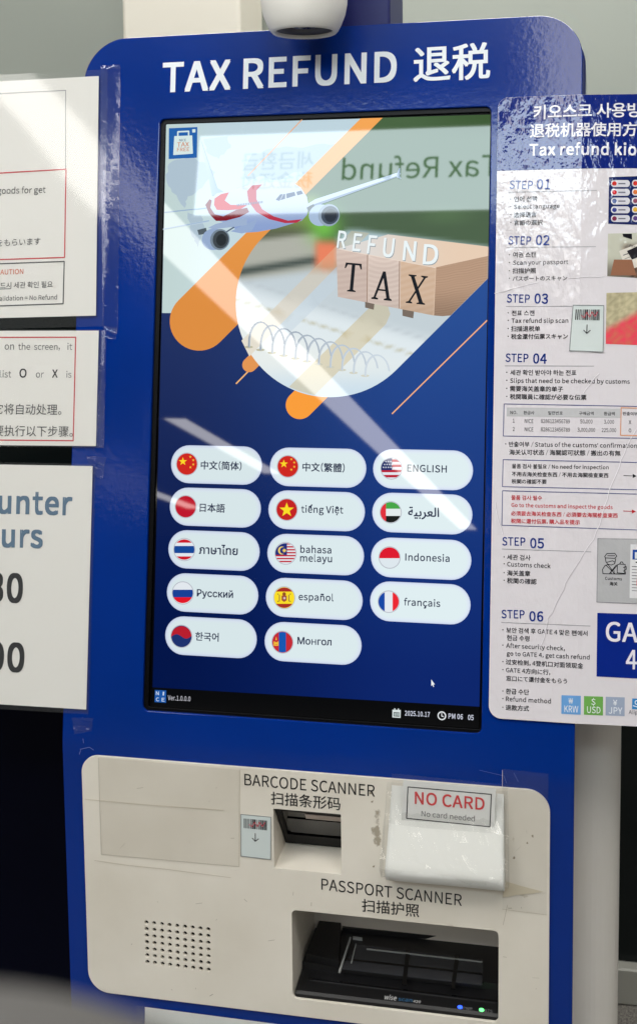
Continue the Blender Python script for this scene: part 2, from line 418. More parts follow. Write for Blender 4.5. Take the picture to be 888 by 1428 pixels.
st('wall', box((-9, 1.3, 0), (9, 1.5, 3.2)), HALLW)
wt = thing('wall_cladding', 'grey-green wall panelling behind the kiosk, above the dark glass', 'wall panel', (0, 1.19, 1.66))
for k in range(4):
    x0 = -3.75 + k * 1.22 * 2
    v, f = box((x0, 1.19, 1.66), (x0 + 2.432, 1.25, 3.2), .003, 1); link('panel', v, f, WALLM, wt)
gt = thing('glass_partition', 'dark glass partition behind the kiosk with a steel skirting on the floor', 'partition', (0, 1.19, 0))
for k in range(6):
    x0 = -3.4 + k * 1.22
    v, f = box((x0, 1.20, .081), (x0 + 1.214, 1.22, 1.64)); link('glass_pane', v, f, DARKG, gt)
v, f = box((-3.6, 1.17, 0), (4, 1.26, .081), .004, 1); link('skirting', v, f, SKIRT, gt)
v, f = box((-3.6, 1.185, 1.642), (4, 1.25, 1.658)); link('rail', v, f, SKIRT, gt)
x0, _ = Surf((0, 1.0, 0), (1, 0, 0), (0, 0, 1)).inv(170, 20); x1, _ = Surf((0, 1.0, 0), (1, 0, 0), (0, 0, 1)).inv(335, 20)
tag(link('pillar', *box((x0, 1.0, 0), (x1, 1.165, 3.2), .008, 3), PILM), 'white painted pillar rising behind the upper left of the kiosk', 'pillar')
NAVY = mat('dark_navy_paint', (2, 4, 22), .5, Specular_IOR_Level=.08); bump(NAVY, 60, .1, .001)
tag(link('cabinet', *box((-1.1, .35, 0), (-.17, .85, 1.03), .02, 3), NAVY), 'dark navy cabinet standing left of the kiosk', 'cabinet')

# ceiling light strips of the hall (the inner ones are what shines back from the glass and lacquer)
FIX = mat('fixture_white', (215, 213, 208), .5)
def strip(x0, x1, y0, y1, label):
    t = thing('ceiling_light', label, 'ceiling light', ((x0 + x1) / 2, (y0 + y1) / 2, 3.2), 'strip lights in the ceiling')
    f_ = .02
    parts = [box((x0 - f_, y0 - f_, 3.17), (x0, y1 + f_, 3.199)), box((x1, y0 - f_, 3.17), (x1 + f_, y1 + f_, 3.199)), box((x0, y0 - f_, 3.17), (x1, y0, 3.199)), box((x0, y1, 3.17), (x1, y1 + f_, 3.199))]
    link('frame', *join(*parts), FIX, t)
    link('diffuser', *box((x0, y0, 3.183), (x1, y1, 3.193)), STRIPM, t)
strip(-1.86, -1.56, -20, -1.2, 'long ceiling light strip reflected diagonally across the touch screen')
strip(-3.66, -3.42, -13.5, -9.7, 'short far ceiling light strip reflected above the language buttons')
strip(.30, .62, -5.2, -.4, 'ceiling light strip reflected in the top right corner of the kiosk and the poster')
strip(-6.2, -5.9, -18, -1, 'added ceiling light strip, unseen, filling in light from the left side of the hall')  # both outer strips are added for extra light, seen in no reflection
strip(4.2, 4.5, -18, 0, 'added ceiling light strip, unseen, filling in light from the right side of the hall')

# backlit sign hanging opposite: its mirror image lies across the top of the screen
sg = thing('hanging_sign', 'backlit tax refund sign with green lettering, seen mirrored in the screen', 'sign', (-.3, -2.6, 2.60))
SIGNM = emis('sign_face', (.78, .90, .98), SIGN_L); SIGNG = emis('sign_letter', (.02, .16, .03), SIGN_L * .3)
link('housing', *box((-.95, -2.74, 2.615), (.95, -2.603, 2.945), .004, 1), FIX, sg)
link('light_face', *box((-.94, -2.602, 2.625), (.94, -2.600, 2.935)), SIGNM, sg)
for x in (-.8, .8): link('rod', *lathe([(.006, 0), (.006, .26)], (x, -2.67, 2.945), 10), FIX, sg)
S2 = Local((0, -2.599, 0), (-1, 0, 0), (0, 0, 1))
m = MB(S2); m.text('Tax Refund', (.045, 2.747), (.392, 2.747), (0, 0, 0), w=.012, fit=(4, 10), res=4)
link('lettering', m.v, m.f, SIGNG, sg); m = MB(S2)
m.text('세금환급', (.50, 2.80), (.77, 2.80), (0, 0, 0), w=.01); m.text('税金还付', (.50, 2.725), (.77, 2.725), (0, 0, 0), w=.01)
link('lettering', m.v, m.f, emis('sign_small_letter', (.40, .52, .50), SIGN_L), sg)

# ================================================================== the kiosk
K = thing('tax_refund_kiosk', 'blue tax refund kiosk with a tall touch screen above a white scanner panel', 'kiosk', (.196, .15, 0))
KB = BASE[K.name]
# positions on the faceplate, in metres on its own surface
oL, oT = U.inv(222.5, 166); oR, _ = U.inv(686, 400); oL = -.0094; oR = .3993; oB = -.0061
P_L, P_R, P_T, P_B = -.0862, .4774, ZF - .0127, ZF - .3172
STAINS = []
for (u, v, ru, rv, th, c2, am) in ((527, 1155, 11, 44, .50, (140, 128, 105), .75), (538, 1215, 10, 18, .75, (140, 128, 105), .6), (715, 1170, 50, 60, .95, (165, 153, 130), .6),
                                   (735, 1248, 40, 16, .7, (170, 158, 132), .55), (620, 1288, 45, 9, .95, (170, 155, 140), .5), (330, 1212, 70, 9, 1.0, (160, 150, 130), .5)):
    x, z = Lo.inv(u, v); x2, z2 = Lo.inv(u + ru, v + rv); w3 = Lo.map(x, z) - KB
    STAINS.append((w3.x, w3.z, x2 - x, z - z2, th, c2, am))
panel_nodes(PANEL)

ztop = .8240
outer = rr(XL, ZF - .62, XR, ztop, 0, 14, (0.002, 0.002, .052, .056))
hole1 = rr(oL, oB, oR, oT, .007, 6)
hole2 = rr(P_L + .012, P_B + .012, P_R - .012, P_T - .012, .01, 4)
cuts = [ZF + BENDW * t for t in (-1, -.6, -.2, .2, .6, 1)]
vs, fs = plate([outer, hole1, hole2], .014, .0013, bend, 0, cuts)
fp = link('faceplate', vs, fs, BLUE, K)
# title
m = MB(U, .0002)
WH = (226, 232, 236)
m.text('TAX REFUND', (226.5, 128), (552.5, 113), WH, w=.048, res=8, cap=39)
m.text('退税', (577, 110.5), (682, 104.5), WH, w=.026, res=8)
m.obj('title_lettering', PRINT, K)
# backing shell of the screen half and white body
vs, fs = plate([rr(XL + .004, ZF + .1, XR + .0032, ztop - .004, 0, 14, (.01, .01, .052, .056))], .075, .004, U.map, -.016, (), 3)
link('rear_shell', vs, fs, BLUE_SIDE, K)
vs, fs = prism(rr(-.165, .11, .557, .46, .04, 10), (0.0, 1.22), lambda t, a, b: Vector((a, b, t)))
o = link('body', vs, fs, SHELL, K)
# screen ------------------------------------------------------------------
so = SCOFF

vs1, fs1 = plate([rr(oL - .006, oB - .006, oR + .006, oT + .006, .004, 3)], .004, .0004, U.map, so - .0012)
scr = link('touch_screen', vs1, fs1, SCREENB, K)
# rubber gasket round the glass
A = [U.inv(232, 173, so), U.inv(684, 160, so), U.inv(667, 1016, so), U.inv(212, 984, so)]
ax0, ax1 = (A[0][0] + A[3][0]) / 2, (A[1][0] + A[2][0]) / 2
az1, az0 = (A[0][1] + A[1][1]) / 2, (A[2][1] + A[3][1]) / 2
vs, fs = plate([rr(oL - .003, oB - .003, oR + .003, oT + .003, .007, 6), rr(ax0 - .0022, az0 - .001, ax1 + .001, az1 + .0012, .002, 4)], .0022, .0007, U.map, so + .0016)
link('gasket', vs, fs, BLACK, scr)
# wallpaper
def lerp(a, b, t): t = max(0., min(1., t)); return tuple(x + (y - x) * t for x, y in zip(a, b))
def ss(a, b, x): t = max(0., min(1., (x - a) / (b - a))); return t * t * (3 - 2 * t)
def navy(u, v):
    l = lerp((34, 50, 98), (2, 20, 72), (v - 440) / 420); r = lerp((42, 80, 150), (12, 38, 108), (v - 420) / 520)
    return lerp(l, r, ss(215, 600, u))
def pale(u, v):
    c = lerp((190, 212, 222), (200, 220, 224), (v - 170) / 260)
    return lerp((192, 212, 210), c, ss(228, 320, u))
def corners(v):  # left and right edge of the lit area at picture row v
    t = (v - 166) / 830.; return 232 - 20 * t, 684.5 - 17.5 * t
D = MB(U, so)
def scrq(x, z): return (x, z)
# dark lower field, whole lit area first
D.grad([(232, 173.5), (684.3, 160), (668, 985.5), (213, 958.5)], 14, 30, navy)
D.grad([(232, 173.5), (535, 164.5), (535, 300), (300, 437.2), (226.2, 436.5)], 10, 10, pale, .00015)
# faint world map
mapc = (174, 194, 208)
for pg in ([(236, 228), (262, 218), (284, 226), (300, 240), (282, 262), (262, 274), (258, 290), (240, 268), (232, 250)], [(262, 296), (280, 300), (286, 318), (276, 345), (268, 330)],
           [(284, 194), (318, 190), (322, 206), (305, 222), (290, 214)], [(338, 238), (352, 214), (390, 206), (430, 204), (470, 200), (460, 226), (440, 244), (410, 240), (390, 252), (360, 246), (345, 252)],
           [(330, 262), (356, 256), (372, 270), (360, 300), (346, 296), (336, 280)]):
    q = []
    for i in range(len(pg)):
        a, b = pg[i], pg[(i + 1) % len(pg)]
        for t in (0, .25, .5, .75): q.append((a[0] + (b[0] - a[0]) * t + random.uniform(-2, 2) * (t > 0), a[1] + (b[1] - a[1]) * t + random.uniform(-2, 2) * (t > 0)))
    D.poly(q, mapc, .00022)
def pill(cx, cy, r, vtop, n=22, umax=684, vclip=None):
    """rounded end at (cx,cy), running up and to the right at 45 degrees to row vtop"""
    h = r * math.sqrt(2); out = []
    s1 = cx + cy - h; s2 = cx + cy + h
    out.append((s1 - vtop, vtop))
    for i in range(n + 1):
        a = math.radians(135 + 180 * i / n)   # left-up side, round the lower left, to right-down side
        out.append((cx + r * math.cos(a) , cy - r * math.sin(a)))
    out.append((s2 - vtop, vtop)); return out
def clip(px, fa):
    out = []
    for i in range(len(px)):
        a, b = px[i], px[(i + 1) % len(px)]; da, db = fa(*a), fa(*b)
        if da >= 0: out.append(a)
        if (da >= 0) != (db >= 0): t = da / (da - db); out.append((a[0] + (b[0] - a[0]) * t, a[1] + (b[1] - a[1]) * t))
    return out
topv = lambda u, v: v - (173.2 - (u - 232) * .0295)
rightv = lambda u, v: (684.4 - (v - 160) * .0205) - u
ORG = lambda u, v: lerp((246, 168, 88), (222, 142, 66), (v - 160) / 260)
p1 = clip(clip(pill(278, 448, 41, 150), topv), rightv); D.grad(p1, 6, 12, ORG, .0003)
D.line([(346, 245), (421, 167)], 1.3, (238, 170, 120), .0003)
D.line([(546.5, 577), (678.5, 447)], 1.7, (246, 178, 128), .0003)
D.line([(329.5, 535), (356, 508)], 1.8, (246, 186, 120), .0003)
p2 = pill(418, 565, 19.5, 470); D.poly(p2, (250, 158, 60), .0003)
p3 = pill(348, 509, 10, 480); D.poly(p3, (228, 150, 84), .00032)
# the blurred photograph in the big rounded shape
def pic(u, v):
    c = (72, 100, 66)
    c = lerp(c, (60, 88, 52), ss(560, 680, u) * (1 - ss(160, 200, v)))
    c = lerp(c, (78, 100, 76), ss(285, 300, v))
    c = lerp(c, (110, 150, 96), ss(60, 0, math.hypot(u - 620, (v - 300) * 3)) * .25)
    # left side, clutter behind the aircraft
    l = lerp((126, 150, 84), (92, 98, 80), ss(400, 440, u) * 0 + ss(300, 330, v)); l = lerp(l, (176, 178, 168), ss(326, 338, v + (u - 380) * .12))
    l = lerp(l, (74, 84, 80), math.exp(-((v - 372 + (u - 380) * .16) / 6.) ** 2)); l = lerp(l, (190, 202, 208), ss(380, 396, v + (u - 380) * .16))
    c = lerp(c, l, ss(455, 435, u) * ss(262, 285, v))
    # plant and pot
    c = lerp(c, (118, 196, 78), math.exp(-((u - 451) / 22.) ** 2 - ((v - 314) / 24.) ** 2) * .95)
    # white worktop
    edge = 318 + max(0, (u - 500)) * .13 + max(0, 485 - u) * .6
    wtp = lerp((176, 200, 208), (206, 220, 226), ss(330, 460, v)); c = lerp(c, wtp, ss(edge - 3, edge + 9, v) * ss(462, 480, u))
    c = lerp(c, (196, 208, 214), ss(376, 392, v + (u - 400) * .12)); 
    c = lerp(c, (234, 132, 98), ss(22, 8, abs(u - 455)) * ss(328, 346, v) * ss(386, 366, v))
    # notebook pages: light with a faint fold line
    c = lerp(c, (224, 234, 238), ss(420, 450, v - (u - 460) * .28))
    c = lerp(c, (232, 238, 236), ss(455, 500, v - (u - 430) * .3))
    c = lerp(c, (186, 196, 202), .55 * math.exp(-((v - 424 - (u - 440) * .32) / 2.2) ** 2))
    c = lerp(c, (190, 186, 160), .7 * math.exp(-((v - 452 - (u - 440) * .31) / 1.8) ** 2))
    c = lerp(c, (198, 220, 236), ss(500, 552, v) * .8)
    return c
R = 131; pp = clip(clip(pill(460, 423, R, 150, 48), topv), rightv)
D.grad(pp, 76, 84, pic, .00045)
# translucent bands over the photograph

band = [(403, 539.5), (516, 428), (528, 421), (540, 424), (544, 438), (538, 452), (439, 551), (430, 549), (415, 544.5)]
D.grad(band, 12, 12, lambda u, v: lerp(pic(u, v), (205, 180, 125), .42), .0005)
band = [(337, 475), (490, 322), (515, 325), (348, 497)]
D.grad(band, 14, 14, lambda u, v: lerp(pic(u, v), (222, 196, 160), .38), .00048)
band = [(362, 440), (455, 345), (520, 345), (395, 470)]
D.grad([(378, 448), (470, 356), (470, 400), (402, 466)], 8, 8, lambda u, v: lerp(pic(u, v), (196, 212, 224), .45), .00047)
# wooden blocks
def wood(u, v):
    if u < 512.5: a, b, g = (198, 178, 168), (206, 187, 176), math.sin(v * .8 + u * .10)
    elif u < 557: a, b, g = (204, 186, 176), (217, 200, 189), math.sin(math.hypot(u - 535, (v - 330) * 1.0) * .95)
    else: a, b, g = (206, 176, 150), (212, 184, 160), math.sin(v * .7 + u * .2)
    c = lerp(a, b, .5 + .5 * g); c = lerp(c, tuple(x * 1.06 for x in c), ss(380, 355, v))
    return lerp(c, tuple(x * .93 for x in c), ss(410, 440, v))
D.grad([(470, 347), (541, 327), (680, 344), (683.6, 357), (607, 373)], 10, 8, lambda u, v: lerp((222, 218, 214), (232, 206, 182), ss(490, 640, u)), .00052)
D.grad([(469, 347), (607, 373), (604, 440), (471, 414)], 70, 46, wood, .00055)
def side(u, v):
    w_ = v + (u - 607) * .22; n_ = math.sin(w_ * 1.9 + 2.2 * math.sin(u * .045) + .8 * math.sin(u * .21)) * (.6 + .4 * math.sin(w_ * .31 + u * .05))
    c = lerp((166, 134, 112), (200, 168, 142), .5 + .5 * n_); return lerp(c, tuple(x * .82 for x in c), ss(395, 445, v))
D.grad([(607, 373), (680, 357), (679.4, 388.6), (628, 440), (617, 441), (604, 440)], 60, 60, side, .00055)
for x, y0_, y1_ in ((512.5, 355, 421), (557, 364, 430)):
    D.line([(x, y0_), (x - .6, y1_)], 1.2, (150, 122, 106), .0007); D.line([(x + 1.1, y0_), (x + .5, y1_)], .8, (226, 208, 196), .00071)
D.line([(470, 347), (607, 373.4)], .9, (236, 220, 206), .0007); D.line([(607.4, 373), (604.4, 440)], .9, (222, 196, 172), .0007)
D.poly([(509, 421), (522, 424), (521, 432), (509, 429)], (120, 108, 98), .0007); D.poly([(561, 431.5), (577, 434.5), (576, 444), (561, 440.5)], (120, 108, 98), .0007)
def ser(cx, cy, s, rot, strokes, c):
    for st_ in strokes:
        q = []
        for (x, y) in st_:
            a = math.radians(rot); q.append((cx + (x * math.cos(a) - y * math.sin(a)) * s, cy + (x * math.sin(a) + y * math.cos(a)) * s))
        D.poly(q, c, .0008)
INK = (30, 34, 40)
ser(491.5, 387, 1.0, 5, [[(-11, -20), (11, -20), (12, -12), (10.5, -12), (8, -17.3), (2.4, -17.3), (2.4, 17), (6, 18.5), (6, 20), (-6, 20), (-6, 18.5), (-2.4, 17), (-2.4, -17.3), (-8, -17.3), (-10.5, -12), (-12, -12)]], INK)
ser(533.5, 398.5, 1.0, 6, [[(-1.5, -20), (2.2, -20), (11.5, 16.5), (14.5, 18), (14.5, 20), (3.5, 20), (3.5, 18), (6.8, 16.8), (0, -10.5), (-8, 16.8), (-4.5, 18), (-4.5, 20), (-14, 20), (-14, 18), (-11, 16.8)], [(-6, 5), (5, 5), (5.4, 7.4), (-6.6, 7.4)]], INK)
ser(581.5, 404, 1.0, 6, [[(-14, -20), (-3, -20), (-3, -18.5), (-5.5, -17.5), (9.6, 17), (13, 18.4), (13, 20), (1, 20), (1, 18.4), (4, 17.4), (-10.6, -17), (-14, -18.4)], [(3.5, -20), (13, -20), (13, -18.5), (10, -17), (-7.6, 17), (-5, 18.4), (-5, 20), (-14, 20), (-14, 18.4), (-10.4, 17), (7, -17), (3.5, -18.5)]], INK)
m2 = [('R', 469.5, 481.5, 345), ('E', 491, 502, 349.5), ('F', 511.5, 523, 353), ('U', 533, 548, 357.5), ('N', 561, 578.5, 362.5), ('D', 589, 609.5, 368)]
for i, (ch, a, b, bl) in enumerate(m2):
    D.text(ch, (a + .8, bl + 1.2), (b + .8, bl + 2.3), (150, 160, 166), w=.03, lift=.0009, res=5, cap=23 + i * .8); D.text(ch, (a, bl), (b, bl + 1.1), (236, 246, 248), w=.03, lift=.00105, res=5, cap=23 + i * .8)
# spiral binding
for i in range(11):
    x = 347 + i * 16.2; y = 484 + i * 4.0; fade = max(0, 1 - i / 10.)
    arc = [(x + 17 - 17 * math.cos(t * math.pi / 12) * 1.0, y - (37 - i * .6) * math.sin(t * math.pi / 12) ** .8 + t * .35) for t in range(0, 12)]
    D.line([(a_ + 1.3, b_ + .8) for a_, b_ in arc], 1.2, lerp((214, 222, 228), (182, 192, 200), fade), .00068); D.line(arc, 1.9, lerp((204, 216, 226), (150, 162, 176), fade), .0007)
    if i < 13: D.circ(x, y, 6, lerp((214, 214, 200), (190, 186, 160), fade), .0006, ry=1.7)
# aircraft
AIR = lambda a, b: (lambda u, v: lerp(a, b, (v - 250) / 75.))
D.line([(230, 296.5), (291, 290)], 1.4, (150, 175, 205), .0012); D.line([(228, 320), (292, 308)], 1.2, (160, 185, 210), .0012)
D.poly([(229, 318.5), (292, 307), (292, 310), (229, 320)], (190, 208, 224), .0011)
D.grad([(277.5, 194), (281, 197), (303, 262), (313, 268), (296, 273.5), (290, 240)], 3, 6, lambda u, v: lerp((196, 212, 234), (150, 176, 216), (u - 278) / 30.), .0012)
D.poly([(427, 286), (440, 278), (556, 240.5), (559, 243), (552, 246), (446, 284.5), (430, 291)], (188, 208, 230), .0012)
D.poly([(432, 287), (552, 246), (552, 247.5), (446, 286), (431, 293)], (120, 140, 170), .00125)
D.poly([(552, 247), (556.5, 234.5), (558, 235), (557.5, 246), (559.5, 250), (556, 249)], (150, 172, 196), .0013)
fus = [(286.5, 287), (292, 279), (303, 270), (325, 265), (352, 257), (385, 253.6), (408, 254), (420, 262), (428.5, 275), (431, 288), (428.5, 300), (421, 308), (405, 313), (385, 319), (360, 323.6), (338, 325), (326, 318), (312, 310), (300, 307), (292, 298)]
D.grad(fus, 24, 14, lambda u, v: lerp(lerp((200, 210, 222), (190, 204, 224), (v - 255) / 25.), (140, 162, 208), ss(283, 318, v - (u - 340) * -.04)), .0014)
RED, DRED = (196, 34, 52), (128, 24, 40)
D.poly([(300, 277), (309, 271), (320, 268.5), (314, 280), (322, 286), (345, 286.5), (336, 292), (318, 293.5), (303, 293), (299, 286)], RED, .00155)
D.poly([(287, 286), (293, 278), (296, 280), (294, 290), (300, 299), (312, 302), (330, 293), (345, 290), (348, 296), (335, 303), (316, 308), (302, 308.5), (292, 298)], DRED, .0016)
D.poly([(345, 267), (352, 259), (366, 257.5), (358, 266), (358, 278), (366, 292), (382, 302), (402, 308), (422, 306), (414, 311), (398, 311.5), (376, 306), (358, 296), (347, 281)], (184, 52, 76), .0016)
for i in range(16): D.poly([(331 + i * 2.3, 285 - i * .3), (332.2 + i * 2.3, 285 - i * .3), (332.2 + i * 2.3, 288 - i * .3), (331 + i * 2.3, 288.3 - i * .3)], (96, 110, 140), .0017)
for q in ([(385, 279), (391, 271.5), (395, 271), (390, 280.5)], [(391.5, 279.5), (396, 271), (398, 270.8), (398, 277.5)], [(399.5, 270.5), (411, 268), (412.5, 273), (400, 277)], [(413.5, 268), (420.5, 266), (423, 270.5), (415, 272.8)]): D.poly(q, (70, 88, 124), .0017)
D.poly([(291, 318), (302, 312.5), (326, 307), (345, 304.5), (345, 314), (328, 316.5), (300, 320)], (158, 178, 208), .0018)
D.poly([(322, 323), (345, 312), (360, 306), (352, 322), (338, 326)], (150, 172, 208), .00175)
D.poly([(276, 321), (288, 318), (290, 326), (278, 328)], (84, 96, 104), .0017); D.line([(313, 326), (327, 317)], 2, (90, 104, 124), .0017)
D.circ(299, 334, 17, (150, 172, 206), .0019, ry=14.5); D.circ(307.5, 334.5, 13.6, (120, 136, 152), .0020, ry=14.2); D.circ(308.5, 334.5, 11, (64, 72, 78), .0021, ry=12); D.circ(309.5, 335, 7, (42, 48, 52), .0022, ry=8)
D.circ(447, 300.5, 16, (168, 190, 218), .0019, ry=14.8); D.circ(459, 300.5, 15, (150, 168, 188), .0020, ry=15.2); D.circ(460.5, 300.5, 12.2, (70, 82, 98), .0021, ry=12.6); D.circ(461.5, 301, 8.5, (46, 54, 66), .0022, ry=9)
D.poly([(428, 290), (437, 285), (441, 290), (431, 297)], (64, 74, 80), .0018)
D.obj('wallpaper_picture', DISPLAY, scr)
# logo top left
m = MB(U, so); m.tl = .0009; m.poly([(236, 179), (275.6, 177.3), (275, 220), (235.6, 222)], (36, 98, 172), .0005)
m.poly([(243.5, 190), (268.5, 189), (269.5, 214.5), (242, 216.5)], (214, 232, 230), .0007)
m.line([(248.5, 192), (248.5, 184), (263.5, 183.3), (263.5, 191)], 2, (214, 232, 230), .0007)
m.poly([(268.5, 180.5), (273, 180.3), (273, 184.8), (268.5, 185)], (214, 232, 230), .0007)
m.text('NICE', (250.5, 197.5), (260, 197.2), (60, 80, 120), .02); m.text('TAX', (247.5, 205), (264, 204.3), (205, 120, 80), .02, cap=6, lift=.0009); m.text('FREE', (247.5, 211.5), (264.5, 210.8), (205, 120, 80), .02, cap=5, lift=.0009)
m.obj('logo_tile', DISPLAY, scr)
# status bar
m = MB(U, so); m.tl = .0007; m.grad([(213, 958.5), (668, 985.5), (667.3, 1015.5), (212.3, 984)], 6, 2, lambda u, v: (9, 10, 12), .0003)
m.poly([(216.5, 962), (232.3, 962.8), (232, 980), (216, 979)], (30, 88, 165), .0005)
for ch, x, y in (('N', 218, 969), ('I', 227.5, 969.5), ('C', 218, 977.5), ('E', 226, 978)): m.text(ch, (x, y), (x + (1.4 if ch == 'I' else 4.2), y + .2), (200, 215, 235), .03, lift=.0007, cap=5)
m.text('Ver.1.0.0.0', (234.5, 976), (266, 977.8), (196, 196, 204), .012, cap=6.6)
m.poly([(547, 989.5), (558.6, 990), (558.2, 1001), (546.8, 1000.3)], (215, 225, 225), .0005); m.poly([(548.6, 993), (557, 993.4), (556.9, 999.3), (548.5, 998.8)], (12, 14, 16), .0007)
for k in range(3): m.poly([(549.5 + k * 2.6, 994), (551.2 + k * 2.6, 994), (551.2 + k * 2.6, 998.2), (549.5 + k * 2.6, 998.2)], (190, 205, 205), .0008)
m.poly([(549.5, 987.6), (551, 987.7), (551, 990), (549.5, 990)], (215, 225, 225), .0006); m.poly([(554.5, 987.9), (556, 988), (556, 990.3), (554.5, 990.2)], (215, 225, 225), .0006)
m.text('2025.10.17', (564.2, 997.5), (599, 999.6), (205, 210, 225), .03, cap=6.6)
m.circ(615.8, 998, 6.1, (220, 225, 228), .0005); m.circ(615.8, 998, 4.4, (10, 12, 14), .0007); m.line([(615.6, 994.6), (615.6, 998.4), (618.3, 999)], 1.2, (220, 225, 228), .0009)
m.text('PM 06', (625, 1001.8), (645, 1003), (205, 210, 225), .03, cap=7); m.text('05', (652, 1003.6), (660, 1004.1), (205, 210, 225), .03, cap=7)
m.obj('status_bar', DISPLAY, scr)
m = MB(U, so); m.poly([(601, 947.5), (601, 956.6), (602.6, 955), (603.8, 958), (605, 957.4), (603.8, 954.7), (606, 954.3)], (235, 240, 242), .0004); m.obj('mouse_pointer', DISPLAY, scr)

# language buttons ---------------------------------------------------------
SLATE = (44, 52, 78)
def star(m, cx, cy, r, c, lift, rot=-90, n=5, k=.4):
    m.poly([(cx + (r if i % 2 == 0 else r * k) * math.cos(math.radians(rot + i * 180 / n)), cy + (r if i % 2 == 0 else r * k) * math.sin(math.radians(rot + i * 180 / n))) for i in range(2 * n)], c, lift)
def cclip(m, cx, cy, r, rows, c, lift):
    """part of the round flag between bounds rows=(u0,v0,u1,v1), relative to its centre"""
    u0, v0, u1, v1 = rows; q = [(cx + r * math.cos(math.radians(a)), cy + r * math.sin(math.radians(a))) for a in range(0, 360, 8)]
    for fa in (lambda u, v: u - cx - u0, lambda u, v: cx + u1 - u, lambda u, v: v - cy - v0, lambda u, v: cy + v1 - v):
        q = clip(q, fa)
        if len(q) < 3: return
    m.poly(q, c, lift)
def flag(m, kind, cx, cy):
    r = 14.2; m.circ(cx, cy, 15.4, (186, 190, 200), .0005); b = 20
    a = .0006
    full = lambda c: m.circ(cx, cy, r, c, a)
    if kind in ('cn1', 'cn2'):
        full((206, 40, 32)); star(m, cx - 5.5, cy - 3.5, 6, (252, 214, 40), a + .0002)
        for dx, dy in ((5, -10), (9, -5.5), (9, .5), (5, 4.5)): star(m, cx + dx, cy + dy, 2.1, (246, 190, 60), a + .0002)
    if kind == 'jp': full((190, 22, 44))
    if kind == 'th':
        full((226, 232, 238)); cclip(m, cx, cy, r, (-b, -b, b, -9.5), (206, 30, 44), a + .0002); cclip(m, cx, cy, r, (-b, 9.5, b, b), (206, 30, 44), a + .0002); cclip(m, cx, cy, r, (-b, -5, b, 5), (22, 72, 150), a + .0002)
    if kind == 'ru': full((226, 232, 238)); cclip(m, cx, cy, r, (-b, -4.5, b, 6), (24, 64, 150), a + .0002); cclip(m, cx, cy, r, (-b, 6, b, b), (226, 24, 40), a + .0002)
    if kind == 'kr':
        full((30, 50, 110)); q = [(cx + r * math.cos(math.radians(t)), cy + r * math.sin(math.radians(t))) for t in range(168, 368, 8)]
        for t in range(0, 13): x = r - t * 2 * r / 12.; q.append((cx + x * .99, cy + 3.4 * math.sin(x / r * math.pi) * -1 * -1 + 1.5 * (x / r) * -0.4))
        m.poly(q, (184, 30, 46), a + .0002)
    if kind == 'vn': full((196, 36, 36)); star(m, cx, cy + .5, 10.5, (250, 222, 40), a + .0002)
    if kind == 'my':
        full((226, 230, 236))
        for k in range(7): cclip(m, cx, cy, r, (-b, -14.2 + k * 4.1, b, -12.2 + k * 4.1), (190, 40, 56), a + .0002)
        cclip(m, cx, cy, r, (-b, -b, 2, 2.2), (38, 50, 120), a + .0003)
        m.circ(cx - 5, cy - 4, 5.4, (236, 206, 110), a + .0004); m.circ(cx - 3.2, cy - 4, 4.6, (38, 50, 120), a + .0005); star(m, cx - 1.6, cy - 4, 3.2, (240, 206, 100), a + .0006, n=8, k=.5)
    if kind == 'es':
        full((250, 222, 40)); cclip(m, cx, cy, r, (-b, -b, b, -8.5), (168, 48, 40), a + .0002); cclip(m, cx, cy, r, (-b, 8.5, b, b), (168, 48, 40), a + .0002)
        m.poly([(cx - 3.6, cy - 3), (cx + 3.6, cy - 3), (cx + 3.6, cy + 3.6), (cx, cy + 6), (cx - 3.6, cy + 3.6)], (160, 84, 60), a + .0004); m.circ(cx, cy - 5, 2.6, (150, 80, 40), a + .0004, 12); m.circ(cx + .4, cy + .6, 1.6, (212, 196, 200), a + .0005, 10)
        for dx in (-6.6, 6.6): m.line([(cx + dx, cy - 4), (cx + dx, cy + 5)], 1.4, (150, 116, 70), a + .0004)
        for dx in (-8.6, 8.6):
            for dy in (-5, 5): m.circ(cx + dx, cy + dy, .8, (90, 76, 40), a + .0004, 8)
    if kind == 'mn':
        full((196, 44, 56)); cclip(m, cx, cy, r, (-5, -b, 5, b), (24, 88, 176), a + .0002)
        m.poly([(cx - 12, cy - 1), (cx - 10.4, cy - 1), (cx - 10.4, cy + 5), (cx - 12, cy + 5)], (246, 200, 60), a + .0004); m.poly([(cx - 6.8, cy - 1), (cx - 5.4, cy - 1), (cx - 5.4, cy + 5), (cx - 6.8, cy + 5)], (246, 200, 60), a + .0004)
        m.circ(cx - 8.6, cy + 1.4, 1.6, (246, 200, 60), a + .0004, 10); m.poly([(cx - 10, cy + 3.4), (cx - 7.2, cy + 3.4), (cx - 7.2, cy + 5), (cx - 10, cy + 5)], (246, 200, 60), a + .0004)
        m.poly([(cx - 9.6, cy - 3), (cx - 8.6, cy - 8), (cx - 7.6, cy - 3)], (246, 200, 60), a + .0004)
    if kind == 'us':
        full((228, 232, 240))
        for k in range(4): cclip(m, cx, cy, r, (-b, -12.6 + k * 7.2, b, -9 + k * 7.2), (186, 34, 56), a + .0002)
        cclip(m, cx, cy, r, (-b, -b, 1, 2.5), (34, 48, 104), a + .0003)
        for k in range(12):
            x = -11 + (k % 4) * 3.4 + (k // 4 % 2) * 1.6; y = -9.5 + (k // 4) * 4
            if x * x + y * y < 160: star(m, cx + x, cy + y, 1.5, (225, 230, 240), a + .0005)
